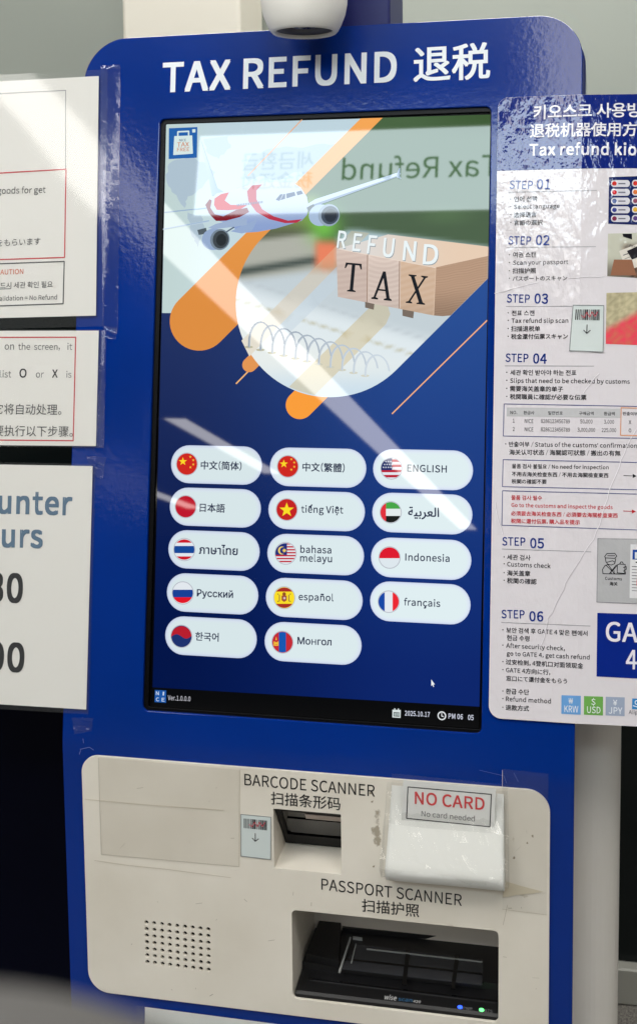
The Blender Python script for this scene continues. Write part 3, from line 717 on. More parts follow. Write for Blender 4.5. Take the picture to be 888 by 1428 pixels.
    if kind == 'ae':
        full((228, 236, 236)); cclip(m, cx, cy, r, (-b, -b, b, -5), (72, 166, 72), a + .0002); cclip(m, cx, cy, r, (-b, 5, b, b), (28, 30, 28), a + .0002); cclip(m, cx, cy, r, (-b, -b, -6.5, b), (226, 50, 62), a + .0003)
    if kind == 'id': full((222, 232, 238)); cclip(m, cx, cy, r, (-b, -b, b, 1), (222, 28, 48), a + .0002)
    if kind == 'fr': full((228, 234, 240)); cclip(m, cx, cy, r, (-b, -b, -5.5, b), (24, 72, 166), a + .0002); cclip(m, cx, cy, r, (5.5, -b, b, b), (236, 40, 52), a + .0002)
BTN = [
    (301.7, 648.3, 'cn1', [('中文(简体)', (280.5, 653.4), (337, 655))], 'button for simplified Chinese, top left'),
    (300, 707.7, 'jp', [('日本語', (279, 712.6), (313.6, 713.8))], 'button for Japanese with a red disc'),
    (298.2, 767.5, 'th', [('ภาษาไทย', (278, 772), (331.5, 774))], 'button for Thai with a striped flag'),
    (296.2, 828, 'ru', [('Русский', (275, 831.5), (325, 833.8))], 'button for Russian with a white, blue and red flag'),
    (294, 888.5, 'kr', [('한국어', (273, 892), (305, 893.6))], 'button for Korean, at the bottom of the left column'),
    (443, 652, 'cn2', [('中文(繁體)', (422, 656), (480.5, 657.6))], 'button for traditional Chinese, top of the middle column'),
    (441, 712.2, 'vn', [('tiếng Việt', (420, 714.6), (478.5, 716))], 'button for Vietnamese with a yellow star'),
    (439.6, 773.2, 'my', [('bahasa', (418.8, 770.6), (462, 771.8)), ('melayu', (418.5, 782.8), (463, 784))], 'button for Malay, written on two lines'),
    (437.6, 835, 'es', [('español', (416.5, 836.6), (465, 838.3))], 'button for Spanish with a yellow and red flag'),
    (436, 897, 'mn', [('Монгол', (415, 898), (462, 900))], 'button for Mongolian, at the bottom of the middle column'),
    (589, 654.8, 'us', [('ENGLISH', (567.5, 657.5), (622.6, 659))], 'button for English, top of the right column'),
    (588, 716, 'ae', [('ﺔﻴﺑﺮﻌﻟﺍ', (569, 719.5), (611.6, 720.7))], 'button for Arabic with a green, white, black and red flag'),
    (586.4, 779, 'id', [('Indonesia', (565, 781.5), (626.5, 783.5))], 'button for Indonesian with a red and white flag'),
    (585.2, 840.6, 'fr', [('français', (563, 844), (613.5, 846.3))], 'button for French with a blue, white and red flag')]
bw, bh = .1152, .0462
for (u, v, kind, lines, lab) in BTN:
    m = MB(U, so); x, z = m.q(u, v)
    w2 = bw / 2 + (.0012 if u > 350 else 0); h2 = bh / 2
    n = 10
    def stad(d):
        r = h2 - d; hw = w2 - d
        return [(x - hw + r + r * math.cos(math.radians(90 + 180 * i / 16)), z + r * math.sin(math.radians(90 + 180 * i / 16))) for i in range(17)] + \
               [(x + hw - r + r * math.cos(math.radians(-90 + 180 * i / 16)), z + r * math.sin(math.radians(-90 + 180 * i / 16))) for i in range(17)]
    rings = [(0, (190, 202, 228)), (.0012, (206, 216, 234)), (.003, (214, 226, 236)), (.006, (215, 230, 233))]
    t = min(1, max(0, (u - 300) / 290.)); cc = [lin(lerp(c, tuple(min(255, q + 9) for q in c), t)) for _, c in rings]
    loops = [stad(d) for d, _ in rings]; nb = len(m.v); L_ = len(loops[0])
    for lp in loops:
        for (a, b) in lp: m.v.append(U.map(a, b, so + .0003))
    for k in range(len(rings) - 1):
        for i in range(L_):
            j = (i + 1) % L_; m.f.append((nb + k * L_ + i, nb + k * L_ + j, nb + (k + 1) * L_ + j, nb + (k + 1) * L_ + i)); m.c.append([cc[k], cc[k], cc[k + 1], cc[k + 1]])
    m.f.append(tuple(nb + 3 * L_ + i for i in range(L_))); m.c.append(cc[3])
    fu = {301.7: 261, 300: 259.3, 298.2: 257.4, 296.2: 255.3, 294: 253.4, 443: 401.5, 441: 400, 439.6: 398.4, 437.6: 396.5, 436: 394}.get(u, u - 43.4)
    fv = v - (1.2 if u < 350 else 1.6)
    flag(m, kind, fu, fv)
    for (s_, a, b) in lines: m.text(s_, a, b, SLATE, w=.03, lift=.0006, res=3)
    o = m.obj('language_button', DISPLAY, scr); o['label'] = lab

# console panel --------------------------------------------------------------
def lp(u, v, off=0): return Lo.inv(u, v, off)
PO = .003
bc = [lp(382, 1128, PO), lp(475.5, 1136, PO), lp(475.5, 1219.5, PO), lp(381.5, 1210, PO)]
bx0, bx1 = (bc[0][0] + bc[3][0]) / 2, (bc[1][0] + bc[2][0]) / 2; bz1, bz0 = (bc[0][1] + bc[1][1]) / 2, (bc[2][1] + bc[3][1]) / 2
pc = [lp(407, 1268, PO), lp(695, 1300, PO), lp(694, 1428, PO), lp(408, 1390, PO)]
qx0, qx1 = (pc[0][0] + pc[3][0]) / 2, (pc[1][0] + pc[2][0]) / 2; qz1, qz0 = (pc[0][1] + pc[1][1]) / 2, (pc[2][1] + pc[3][1]) / 2
gc = [lp(204.5, 1286.5, PO), lp(290.5, 1296, PO), lp(291, 1352.5, PO), lp(205.8, 1341.5, PO)]
def bil(i, j, c, ni, nj):
    s, t = i / ni, j / nj
    return tuple((c[0][k] * (1 - s) + c[1][k] * s) * (1 - t) + (c[3][k] * (1 - s) + c[2][k] * s) * t for k in (0, 1))
holes = []
for j in range(7):
    for i in range(9):
        hx, hz = bil(i, j, gc, 8, 6); r = .0025
        holes.append([(hx + r * math.cos(math.radians(a)), hz + r * math.sin(math.radians(a))) for a in range(0, 360, 30)])
bev_b = .0009
outerp = rr(P_L, P_B, P_R, P_T, 0, 12, (.027, .024, .026, .022))
vs, fs = plate([outerp, rr(bx0, bz0, bx1, bz1, .001, 3), rr(qx0, qz0, qx1, qz1, .006, 6)], .004, .0009, Lo.map, PO)
# the speaker field has its own small insert so that its holes are real holes
sx0, sx1, sz0, sz1 = gc[0][0] - .008, gc[1][0] + .008, gc[2][1] - .008, gc[0][1] + .008
vs, fs = plate([outerp, rr(bx0, bz0, bx1, bz1, .001, 3), rr(qx0, qz0, qx1, qz1, .006, 6)] + holes, .004, .0005, Lo.map, PO)
pan = link('console_panel', vs, fs, PANEL, K)
vs, fs = box((sx0, sz0, -.008), (sx1, sz1, -.006), 0, 1, Lo.map); link('speaker_backing', vs, fs, mat('speaker_black', (6, 6, 6), .8), pan)
m = MB(Lo, PO + .0002)
m.text('BARCODE SCANNER', (341, 1094.6), (522.5, 1110.8), (28, 27, 26), w=.010, res=5, cap=15.5)
m.text('扫描条形码', (378, 1120), (474.5, 1128.5), (28, 27, 26), w=.012, res=4)
m.obj('barcode_lettering', PRINT, pan); m = MB(Lo, PO + .0002)
m.text('PASSPORT SCANNER', (448, 1240.5), (643.5, 1263.2), (28, 27, 26), w=.010, res=5, cap=15.5)
m.text('扫描护照', (504.6, 1269.5), (584, 1277.5), (28, 27, 26), w=.012, res=4)
m.obj('passport_lettering', PRINT, pan)
# barcode scanner recess
dpt = -.052; lz = bz0 + .006
bs = link('barcode_scanner', *join(
    ([Lo.map(bx0, bz0, 0), Lo.map(bx0, bz1, 0), Lo.map(bx0, bz1, dpt), Lo.map(bx0, bz0, dpt)], [(0, 1, 2, 3)]),
    ([Lo.map(bx1, bz0, 0), Lo.map(bx1, bz1, 0), Lo.map(bx1, bz1, dpt), Lo.map(bx1, bz0, dpt)], [(3, 2, 1, 0)]),
    ([Lo.map(bx0, bz0, .0), Lo.map(bx1, bz0, .0), Lo.map(bx1, lz, dpt), Lo.map(bx0, lz, dpt)], [(0, 1, 2, 3)])), PANEL, K)
def wq(x, t, o=0.):  # a point on the slanted scanner window, t from top (0) to bottom (1)
    return Lo.map(x, bz1 - .001 + (lz - bz1 + .001) * t, -.003 + (dpt + .003) * t + o)
def wbox(x0, x1, t0, t1, o0, o1):
    v, f = box((x0, t0, o0), (x1, t1, o1)); return [wq(*p) for p in v], f
link('scanner_window', *wbox(bx0 + .0004, bx1 - .0004, 0.0, 1.0, -.003, 0), BLACKG, bs)
GREYW = mat('scanner_grey', (26, 27, 31), .15)
link('window_frame', *join(wbox(bx0 + .0006, bx0 + .007, .02, .98, 0, .003), wbox(bx0 + .007, bx1 - .0006, .72, .98, 0, .003), wbox(bx0 + .007, bx1 - .0006, .0, .05, 0, .003)), BLACK, bs)
link('reader_glass', *wbox(bx0 + .012, bx1 - .0008, .26, .66, .0005, .0018), GREYW, bs)
link('light_bar', *wbox(bx0 + .036, bx1 - .001, .10, .22, .0006, .0022), mat('bar_beige', (176, 160, 150), .35), bs)
# passport scanner recess
pd = -.122
ps_ = link('passport_scanner_recess', *join(
    ([Lo.map(qx0, qz0, 0), Lo.map(qx0, qz1, 0), Lo.map(qx0, qz1, pd), Lo.map(qx0, qz0, pd)], [(0, 1, 2, 3)]),
    ([Lo.map(qx1, qz0, 0), Lo.map(qx1, qz1, 0), Lo.map(qx1, qz1, pd), Lo.map(qx1, qz0, pd)], [(3, 2, 1, 0)]),
    ([Lo.map(qx0, qz0, 0), Lo.map(qx1, qz0, 0), Lo.map(qx1, qz0, pd), Lo.map(qx0, qz0, pd)], [(0, 1, 2, 3)]),
    ([Lo.map(qx0, qz1, 0), Lo.map(qx1, qz1, 0), Lo.map(qx1, qz1, pd), Lo.map(qx0, qz1, pd)], [(3, 2, 1, 0)]),
    ([Lo.map(qx0, qz0, pd), Lo.map(qx1, qz0, pd), Lo.map(qx1, qz1, pd), Lo.map(qx0, qz1, pd)], [(0, 1, 2, 3)])), PANEL, K)
dx0, dx1 = qx0 + .0015, qx1 - .0005
prof = [(0.0, qz0 + .0005), (.0005, qz0 + .004), (.004, qz0 + .0065), (.040, qz0 + .0125), (.041, qz0 + .0205), (.046, qz0 + .0215), (.112, qz0 + .027), (.112, qz0 + .0005)]
body = prism([(d, z) for d, z in prof], (dx0, dx1), lambda t, d, z: Lo.map(t, z, -d))
dev = link('passport_scanner', body[0], body[1], DEVICE, K)
FR = Surf(Lo.map(dx0, qz0 + .0065, -.004), (1, 0, 0), (Lo.map(dx0, qz0 + .0125, -.040) - Lo.map(dx0, qz0 + .0065, -.004)))
TP = Surf(Lo.map(dx0, qz0 + .0215, -.046), (1, 0, 0), (Lo.map(dx0, qz0 + .027, -.112) - Lo.map(dx0, qz0 + .0215, -.046)))
def slab(S, px, h, name, m_, par, h0=0.0002):
    pts = [S.inv(*p) for p in px]; v, f = prism(pts, (h0, h), lambda t, a, b: S.map(a, b, t)); return link(name, v, f, m_, par)
BED = mat('bed_glass', (48, 49, 53), .08)
slab(TP, [(474, 1352), (672, 1375), (673, 1340), (500, 1318)], .0012, 'bed_glass', BED, dev)
slab(TP, [(427, 1340), (472, 1350), (476, 1289), (449, 1284)], .010, 'guide_block', DEVICE, dev)
slab(TP, [(476, 1292), (690, 1312), (690, 1318), (478, 1300)], .006, 'rear_ridge', DEVICE, dev)
slab(TP, [(480, 1340), (672, 1361), (672, 1358.5), (481, 1337.5)], .0016, 'bed_rail', BLACKG, dev)
slab(TP, [(560, 1374), (566, 1374.6), (572, 1326), (566, 1325.4)], .0015, 'bed_rail', BLACKG, dev)
slab(TP, [(628, 1380), (634, 1380.6), (640, 1334), (634, 1333.4)], .0015, 'bed_rail', BLACKG, dev)
slab(FR, [(430, 1364), (694, 1396), (694, 1397.5), (430, 1365.5)], .0008, 'lip_line', BLACKG, dev)
EDGE = mat('bed_edge', (150, 152, 150), .15)
slab(TP, [(511, 1324.4), (672, 1342.6), (672, 1343.8), (511, 1325.8)], .0022, 'bright_edge', EDGE, dev)
slab(TP, [(472, 1357), (474.6, 1357.4), (490, 1309.5), (487.4, 1309)], .0026, 'glass_clip', EDGE, dev)
slab(TP, [(489, 1345), (490.4, 1345.2), (497, 1318), (495.6, 1317.8)], .0022, 'glass_clip', EDGE, dev)
slab(TP, [(492, 1308.5), (505, 1310), (505, 1312.4), (492, 1311)], .0030, 'glass_clip', EDGE, dev)
m = MB(FR, .0002)
m.text('wise', (535, 1393.6), (552, 1395.4), (190, 190, 190), w=.02, res=4, cap=6.5); m.text('scan', (555, 1395.7), (574, 1397.6), (60, 110, 150), w=.0, res=4); m.text('420', (575.5, 1398.2), (586, 1399.3), (190, 190, 190), w=.02, res=3)
m.text('PWR', (645.5, 1407.6), (658, 1408.8), (120, 120, 124), w=.0); m.text('STS', (675, 1411), (686, 1412), (120, 120, 124), w=.0)
m.line([(432, 1367), (690, 1399)], 1.0, (60, 60, 62))
m.obj('device_lettering', PRINT, dev)
for (u, v, c, nm) in ((641, 1405, (.03, .09, 1), 'blue_led'), (671, 1409, (.12, 1, .2), 'green_led')):
    x, z = FR.inv(u, v); vsl, fsl = [], []
    for j, (r, h) in enumerate(((.0027, .0002), (.0026, .0012), (.0014, .0019), (0.0001, .0021))):
        for i in range(14): vsl.append(FR.map(x + r * 1.1 * math.cos(i * math.tau / 14), z + r * .9 * math.sin(i * math.tau / 14), h))
    for j in range(3):
        for i in range(14): k = (i + 1) % 14; fsl.append((j * 14 + i, j * 14 + k, j * 14 + 14 + k, j * 14 + 14 + i))
    link('indicator_light', vsl, fsl, emis(nm, c, 3.2), dev)

rn = random.Random(17); m = MB(Lo, PO + .0003)
for k in range(46):
    u, v = rn.uniform(135, 750), rn.uniform(1095, 1390)
    if 380 < u < 480 and 1100 < v < 1225 or 400 < u < 700 and v > 1262 or 330 < u < 390 and v < 1205: continue
    a = rn.uniform(0, 3.14); L_ = rn.choice((.8, 1.2, 2, 5, 9)); g = rn.choice(((178, 170, 152), (150, 142, 124), (196, 190, 176)))
    m.line([(u, v), (u + math.cos(a) * L_, v + math.sin(a) * L_)], rn.uniform(.4, .8), g)
for (u, v) in ((700, 1122), (742, 1166), (735, 1176), (716, 1196), (516, 1106), (519, 1118), (521, 1208)):
    m.poly([(u + rn.uniform(.6, 2.4) * math.cos(t), v + rn.uniform(.6, 2.4) * math.sin(t)) for t in (0, .9, 1.8, 2.7, 3.6, 4.5, 5.4)], (150, 138, 116), .0001)
m.obj('scuff_marks', PRINT, pan)['kind'] = 'stuff'
m = MB(Lo, .0003); m.line([(112, 1045), (125, 1042), (131, 1046)], .7, (90, 110, 170)); m.line([(111, 1052), (113, 1046)], .6, (90, 110, 170)); m.line([(116, 1030), (117, 1036)], .6, (90, 110, 170)); m.line([(668, 1074), (702, 1082), (706, 1092)], .6, (70, 92, 160)); m.line([(716, 1078), (722, 1090)], .6, (70, 92, 160))
m.obj('tape_remnant', PRINT, K)['kind'] = 'stuff'

# ================================================================== camera on top
zc = Surf((0, .035, 0), (1, 0, 0), (0, 0, 1)).inv(424, 38)[1]
cxm = Surf((0, .07, 0), (1, 0, 0), (0, 0, 1)).inv(424, 10)[0]
SCM = thing('security_camera', 'white dome camera hanging just above the top edge of the kiosk', 'camera', (cxm, .07, zc))
prof = [(.0335, .004), (.034, .001), (.037, 0), (.0395, .0025), (.0435, .010), (.0475, .020), (.050, .032), (.0508, .05), (.0505, .08), (.046, .105), (.03, .12), (.0002, .124)]
link('housing', *lathe(prof, (cxm, .07, zc), 56), CAMW, SCM, smooth=True)
RINGM = mat('lens_ring_grey', (70, 68, 70), .35)
link('lens_ring', *lathe([(.0335, .004), (.031, .0035), (.026, .010), (.024, .012)], (cxm, .07, zc), 48), RINGM, SCM, smooth=True)
link('lens', *lathe([(.0245, .012), (.018, .008), (.010, .0055), (.0002, .0045)], (cxm, .07, zc), 48), LENS, SCM, smooth=True)
link('arm', *box((cxm - .015, .09, zc + .115), (cxm + .015, .17, zc + .14), .004, 2), CAMW, SCM)
mx0 = cxm - .005; mx1 = Surf((0, .15, 0), (1, 0, 0), (0, 0, 1)).inv(543.5, 15)[0]
MST = thing('mast', 'dark blue square post rising behind the kiosk beside the dome camera', 'post', ((mx0 + mx1) / 2, .2, 1.2))
link('post', *box((mx0, .15, 1.2), (mx1, .25, 2.45), .003, 2), MASTB, MST)
link('cap', *box((mx0 - .004, .146, 2.45), (mx1 + .004, .254, 2.465), .002, 1), MASTB, MST)

# ================================================================== notices on the left
def sheet(S, px, off, thick, fn=None):
    """a thin sheet with its real thickness"""
    pts = [S.inv(u, v, off) for u, v in px]
    return prism(pts, (-thick, 0), lambda t, a, b: S.map(a, b, off + t))
def wavy(S, px4, off, amp, nx, nz, seed, m, parent, name, ex=None):
    """a clear film over four corners (tl,tr,br,bl) that does not lie quite flat"""
    c = [S.inv(u, v, off) for u, v in px4]; rnd = random.Random(seed); ph = [rnd.uniform(0, 6.28) for _ in range(4)]
    vs, fs = [], []
    for j in range(nz + 1):
        for i in range(nx + 1):
            x, z = bil(i, j, c, nx, nz); s_, t_ = i / nx, j / nz
            h = amp * (math.sin(s_ * 5 + t_ * 3 + ph[0]) + math.sin(t_ * 9 - s_ * 2 + ph[1]) * .6 + 1.7)
            if ex: h += ex(s_, t_)
            vs.append(S.map(x, z, off + h))
    for j in range(nz):
        for i in range(nx): a = j * (nx + 1) + i; fs.append((a, a + nx + 1, a + nx + 2, a + 1))
    return link(name, vs, fs, m, parent, smooth=True)
def notice(name, label, cat, px, filmpx, off, seed, amp, group=None, bow=0.):
    c = U.map(*U.inv(px[0][0], px[2][1], off), off)
    t = thing(name, label, cat, c, group)
    v, f = sheet(U, px, off, .0004); link('paper', v, f, PAPER, t, [lin((226, 224, 218))] * len(f))
    ex = None
    if bow: ex = lambda s_, t_: bow * math.sin(min(1, s_ * 1.0) * math.pi) * (1 - t_ * .55)
    wavy(U, filmpx, off + .0006, amp, 18, 22, seed, LAMIN, t, 'laminate_film', ex)
    return t
UB = -330
n1 = notice('customs_notice', 'laminated customs validation notice with a red box, topmost at the left edge', 'notice', [(138, 106), (134, 440), (UB, 452), (UB, 131)], [(UB, 122), (151, 97), (145, 455), (UB, 468)], .0035, 3, .0003, bow=.0016)
m = MB(U, .0038)
BK = (40, 42, 44); RD = (200, 60, 66)
m.line([(UB + 30, 146), (92, 126), (92, 236)], .9, (130, 130, 130)); m.line([(UB + 30, 259), (92.5, 236), (90.5, 359), (UB + 30, 372)], 1.4, RD, .0001)
m.line([(UB + 30, 379), (90, 364.5), (88.5, 423.5), (UB + 30, 437)], 1.3, (70, 72, 74), .0001)
m.text('Show your unopened goods for get', (3, 270.3), (64, 268.8), BK, .006, fit=(20, 32), res=3)
m.text('確認印をもらいます', (-4, 343), (57, 340.5), BK, .0, fit=(3, 9), res=3)
m.text('CAUTION', (1, 383), (33, 382), (214, 100, 60), .008, fit=(1, 7), res=3)
m.text('반드시 세관 확인 필요', (1, 402), (74, 400), BK, .0, fit=(1, 12), res=3); m.line([(-30, 404), (15.5, 402.6)], .8, BK, .0001)
m.text('No Validation = No Refund', (0, 419.5), (80, 417.5), BK, .002, fit=(4, 25), res=3)
m.obj('printed_text', PRINT, n1)
n2 = notice('inspection_notice', 'laminated notice mentioning O or X in a thin red frame, middle of the left edge', 'notice', [(138, 461), (134, 622), (UB, 618), (UB, 462)], [(UB, 458), (147.5, 459.5), (144, 624), (UB, 621)], .0035, 8, .0004)
m = MB(U, .0038)
m.line([(UB + 20, 471), (106, 470.3), (102.5, 614.6), (UB + 20, 611)], 1.4, RD)
GY = (92, 92, 92)
for t_, a, b, y, w_, c_ in (('on', 7, 20, 487.6, 0, GY), ('the', 26, 42.5, 487.7, 0, GY), ('screen,', 48, 84, 487.8, 0, GY), ('it', 94.5, 101, 487.9, 0, GY), ('list', 1, 16, 526.3, 0, GY), ('O', 27.5, 37.5, 526.4, .03, (50, 50, 50)), ('or', 50.5, 61.5, 526.5, 0, GY), ('X', 73, 81, 526.5, .03, (50, 50, 50)), ('is', 93, 100, 526.6, 0, GY)):
    m.text(t_, (a, y), (b, y), c_, w_, res=3)
m.text('它将自动处理。', (-8, 576.3), (86, 577.5), (64, 64, 64), 0, res=3); m.text('需要执行以下步骤。', (-8, 606.6), (102, 608), (64, 64, 64), 0, fit=(1, 9), res=3)
m.obj('printed_text', PRINT, n2)
n3 = notice('counter_hours_sign', 'large laminated counter hours sign with big black figures, lowest at the left edge', 'sign', [(129.5, 650), (120.5, 989.5), (UB, 962), (UB, 642)], [(UB, 638), (134, 647), (124, 996), (UB, 969)], .0035, 5, .0005)
m = MB(U, .0038)
SB_ = (84, 112, 136)
m.text('Counter', (-2, 715), (101, 717.8), SB_, .05, fit=(2, 7), res=5, cap=31); m.text('Hours', (3, 762), (60, 763.4), SB_, .05, fit=(2, 5), res=5, cap=31)
m.obj('heading_text', PRINT, n3); m = MB(U, .0038)
m.text('30', (-18, 837.5), (32, 839.5), (22, 22, 24), .055, res=6, cap=38); m.obj('time_text', PRINT, n3); m = MB(U, .0038); m.text('00', (-18, 933.5), (34, 936.5), (22, 22, 24), .055, res=6, cap=38)
m.obj('time_text', PRINT, n3)
# tape
def tape(px, seed, parent, amp=.0002, off=.0052, nx=6, nz=24): return wavy(U, px, off, amp, nx, nz, seed, TAPE, parent, 'tape')
tape([(141, 93), (168.5, 91), (165, 462), (143.5, 458)], 1, n1); tape([(141, 92), (168.5, 90), (168.5, 96.5), (141, 97.5)], 12, n1, .0008, .0064, 10, 3)
tape([(146, 455), (165, 456), (163, 474), (147, 471)], 14, n1, .0008, .0056, 8, 8)
tape([(138, 461), (149, 461), (146, 625), (135, 625)], 2, n2)
tape([(121, 636), (149, 638), (144, 668), (130, 664)], 4, n3, .0004, .0055, 8, 8)
tape([(102, 1000), (131.5, 1001), (129, 1019), (104.5, 1024)], 7, n3, .0012, .004, 10, 8)

# ================================================================== instruction poster on the right
PB = .5038
def pmap(x, z, off):
    if x <= PB: return U.map(x, z, off)
    d = x - PB; a = .10
    return U.map(PB + d * math.cos(a), z, off - d * math.sin(a))
class PosterSurf(PosterSurf):
    def inv(s, u, v, off=0.):
        x, z = Surf.inv(s, u, v, off)
        if x <= PB: return x, z
        a = .10; o = s.map_u(PB, ZF, off); n = (s.n * math.cos(a) + s.ex * math.sin(a)); d = ray(u, v)
        p = CW + d * ((o - CW).dot(n) / d.dot(n)); q = p - s.o
        e2 = s.ex * math.cos(a) - s.n * math.sin(a)
        return PB + (p - o).dot(e2), q.dot(s.ez) + s.z0
    def map_u(s, x, z, off): return Surf.map(s, x, z, off)
    def map(s, x, z, off=0.):
        if x <= PB: return Surf.map(s, x, z, off)
        a = .10; d = x - PB; return Surf.map(s, PB + d * math.cos(a) + off * math.sin(a), z, -d * math.sin(a) + off * math.cos(a))
PS = PosterSurf((0, 0, FZ), (1, 0, 0), (0, SB, CB), 0, ZF)
po = .0030
c0 = PS.map(*PS.inv(790, 1008, po), po)
PT = thing('instruction_poster', 'large white instruction poster with a navy header, overhanging the right edge of the kiosk', 'poster', c0)
ptl, pbl = PS.inv(694.5, 136.5, po), PS.inv(680.5, 1001, po); pxr = PS.inv(888, 500, po)[0] + .085
hl = PS.inv(692, 238.3, po)
def psheet(outline, thick, cols_, name, m_, off, par=PT):
    bm = bmesh.new(); bm.faces.new([bm.verts.new((x, z, 0)) for x, z in outline])
    for i in range(1, 8): bmesh.ops.bisect_plane(bm, geom=bm.verts[:] + bm.edges[:] + bm.faces[:], plane_co=(PB + (i - 1) * .0003 if i < 3 else PB + .02 * i, 0, 0), plane_no=(1, 0, 0))
    r = bmesh.ops.extrude_face_region(bm, geom=bm.faces[:]); 
    for v in [g for g in r['geom'] if isinstance(g, bmesh.types.BMVert)]: v.co.z = -thick
    bmesh.ops.recalc_face_normals(bm, faces=bm.faces[:]); bm.verts.index_update()
    vs = [PS.map(v.co.x, v.co.y, off + v.co.z) for v in bm.verts]; fs = [tuple(v.index for v in f.verts) for f in bm.faces]; bm.free()
    return link(name, vs, fs, m_, par, [lin(cols_)] * len(fs))
x0 = (ptl[0] + pbl[0]) / 2
psheet(rr(x0, pbl[1], pxr, ptl[1], 0, 8, (.014, .014, .012, .012)), .0018, (222, 217, 221), 'backing_sheet', POSTERM, po)
psheet(rr(x0 + .0001, hl[1], pxr - .0001, ptl[1] - .0002, 0, 8, (0, 0, .012, .012)), .0001, (14, 36, 118), 'header_band', POSTERM, po + .0002)
m = MB(PS, po + .0004); HW = (232, 230, 236)
m.text('키오스크 사용방법', (743.5, 165), (824, 162.2), HW, .026, fit=(0, 4), res=3)
m.text('退税机器使用方法', (738.5, 190.5), (886.5, 188), HW, .026, fit=(0, 7), res=3)
m.text('Tax refund kiosk', (737.5, 216.8), (886, 216.2), HW, .045, fit=(0, 14), res=4, cap=15.5)
m.obj('header_lettering', POSTERM, PT)
NV = (34, 58, 136); TX = (38, 38, 44)
def step(num, a, b, v, c, d, v2, lx0, lx1, ly, dy=0):
    m = MB(PS, po + .0003)
    m.text('STEP', (a, v), (b, v + .6), NV, .026, res=3, cap=11.2); m.text(num, (c, v2), (d, v2 + .4), NV, .038, res=3, cap=13.4)
    m.line([(lx0, ly), (lx1, ly + dy)], .8, (150, 150, 156)); return m
def bullets(m, rows, bx, c=TX, w=.02):
    for (t, a, v, b, v1, bul) in rows:
        m.text(t, (a, v), (b, v1), c, w, res=2, lift=.0001)
        if bul: m.circ(bx, v - 3.4, .85, c, .0001, 8)
BUL = 1
m = step('01', 709.8, 742, 263, 747.5, 766.7, 263.4, 709, 831, 268, -2.6)
bullets(m, [('언어 선택', 716.2, 281, 748, 280, 1), ('Select language', 716.2, 291.4, 779.6, 290, 1), ('选择语言', 716, 302.8, 747.5, 302, 1), ('言語の選択', 716, 313.6, 756, 313, 1)], 711.6); m.obj('step_text', POSTERM, PT)
m = step('02', 708.2, 739.7, 340.6, 746.3, 765.5, 341.4, 707, 829.6, 345, -1)
bullets(m, [('여권 스캔', 714.8, 358.4, 746.6, 358, 1), ('Scan your passport', 714.8, 369.4, 791.6, 368, 1), ('扫描护照', 714.2, 380.8, 746.4, 380.4, 1), ('パスポートのスキャン', 714.2, 391.4, 790, 390.6, 1)], 709.8); m.obj('step_text', POSTERM, PT)
m = step('03', 706, 738, 421.6, 744.4, 763.4, 423, 705, 797, 427.3, -.2)
bullets(m, [('전표 스캔', 712.8, 439.6, 744.4, 439.6, 1), ('Tax refund slip scan', 712.6, 450.2, 791.6, 450, 1), ('扫描退税单', 712, 461.6, 752.4, 461.4, 1), ('税金還付伝票スキャン', 712, 472.4, 791, 472, 1)], 708); m.obj('step_text', POSTERM, PT)
m = step('04', 704.3, 736, 504.4, 742.6, 761.6, 506.6, 703.4, 827, 510.2, .4)
bullets(m, [('세관 확인 받아야 하는 전표', 711, 522.6, 803, 523, 1), ('Slips that need to be checked by customs', 710.8, 533.8, 877, 535.2, 1), ('需要海关盖章的单子', 710.6, 545, 784.4, 545.8, 1), ('税関職員に確認が必要な伝票', 710.4, 556.2, 816.4, 557.4, 1)], 706)
LV = (70, 78, 140)
m.line([(960, 568), (702.4, 563.3), (701.2, 608), (960, 612.5)], 1, LV, .0001)
m.poly([(706.2, 568.4), (864, 569.8), (864, 583), (705.8, 580.6)], (196, 196, 198), .00005)
for t, a, b in (('NO.', 711, 720.5), ('환급사', 729.4, 744.4), ('일련번호', 763.6, 784), ('구매금액', 806.4, 826.6), ('환급액', 841, 856)): m.text(t, (a, 577.2 + (a - 700) * .012), (b, 577.2 + (b - 700) * .012), TX, .012)
m.text('반출여부', (867.4, 578.6), (887.6, 579.3), TX, .012)
for row, (v, a3, b3, a4, b4, s3, s4, s5) in enumerate(((589.4, 808, 825, 841, 855, '50,000', '3,000', 'X'), (601, 804.4, 828.6, 837.8, 858, '3,000,000', '225,000', 'O'))):
    m.text(str(row + 1), (714.4, v), (717, v), TX, 0, cap=5.4); m.text('NICE', (731, v + .3), (743, v + .6), TX, 0, cap=5.4); m.text('8286123456789', (753.6, v + .4), (794, v + 1), TX, 0, cap=5.4)
    m.text(s3, (a3, v + 1), (b3, v + 1.2), TX, 0, cap=5.4); m.text(s4, (a4, v + 1.4), (b4, v + 1.6), TX, 0, cap=5.4); m.text(s5, (875.5, v + 2), (879, v + 2), TX, .01, cap=5.4)
m.line([(865, 568.6), (864, 607), (960, 609)], 1.1, (232, 160, 110), .0003); m.line([(865, 568.6), (960, 571)], 1.1, (232, 160, 110), .0003)
bullets(m, [('반출여부 / Status of the customs’ confirmation', 709, 622.4, 887, 624.6, 1), ('海关认可状态 / 海關認可狀態 / 搬出の有無', 709.6, 633.6, 864, 635.2, 0)], 704.6)
m.line([(960, 646.4), (701, 641), (700, 678.6), (960, 684.6)], 1, LV, .0001)
bullets(m, [('물품 검사 불필요 / No need for inspection', 713.4, 652.6, 847.5, 654.4, 0), ('不用去海关检查东西 / 不用去海關檢查東西', 713.2, 663.6, 847, 665.6, 0), ('税関の確認不要', 713, 673.8, 761.4, 674.4, 0)], 0)
m.line([(868.5, 663.2), (884, 663.8)], .9, TX); m.poly([(881, 660.6), (886.4, 663.9), (881, 666.8)], TX)
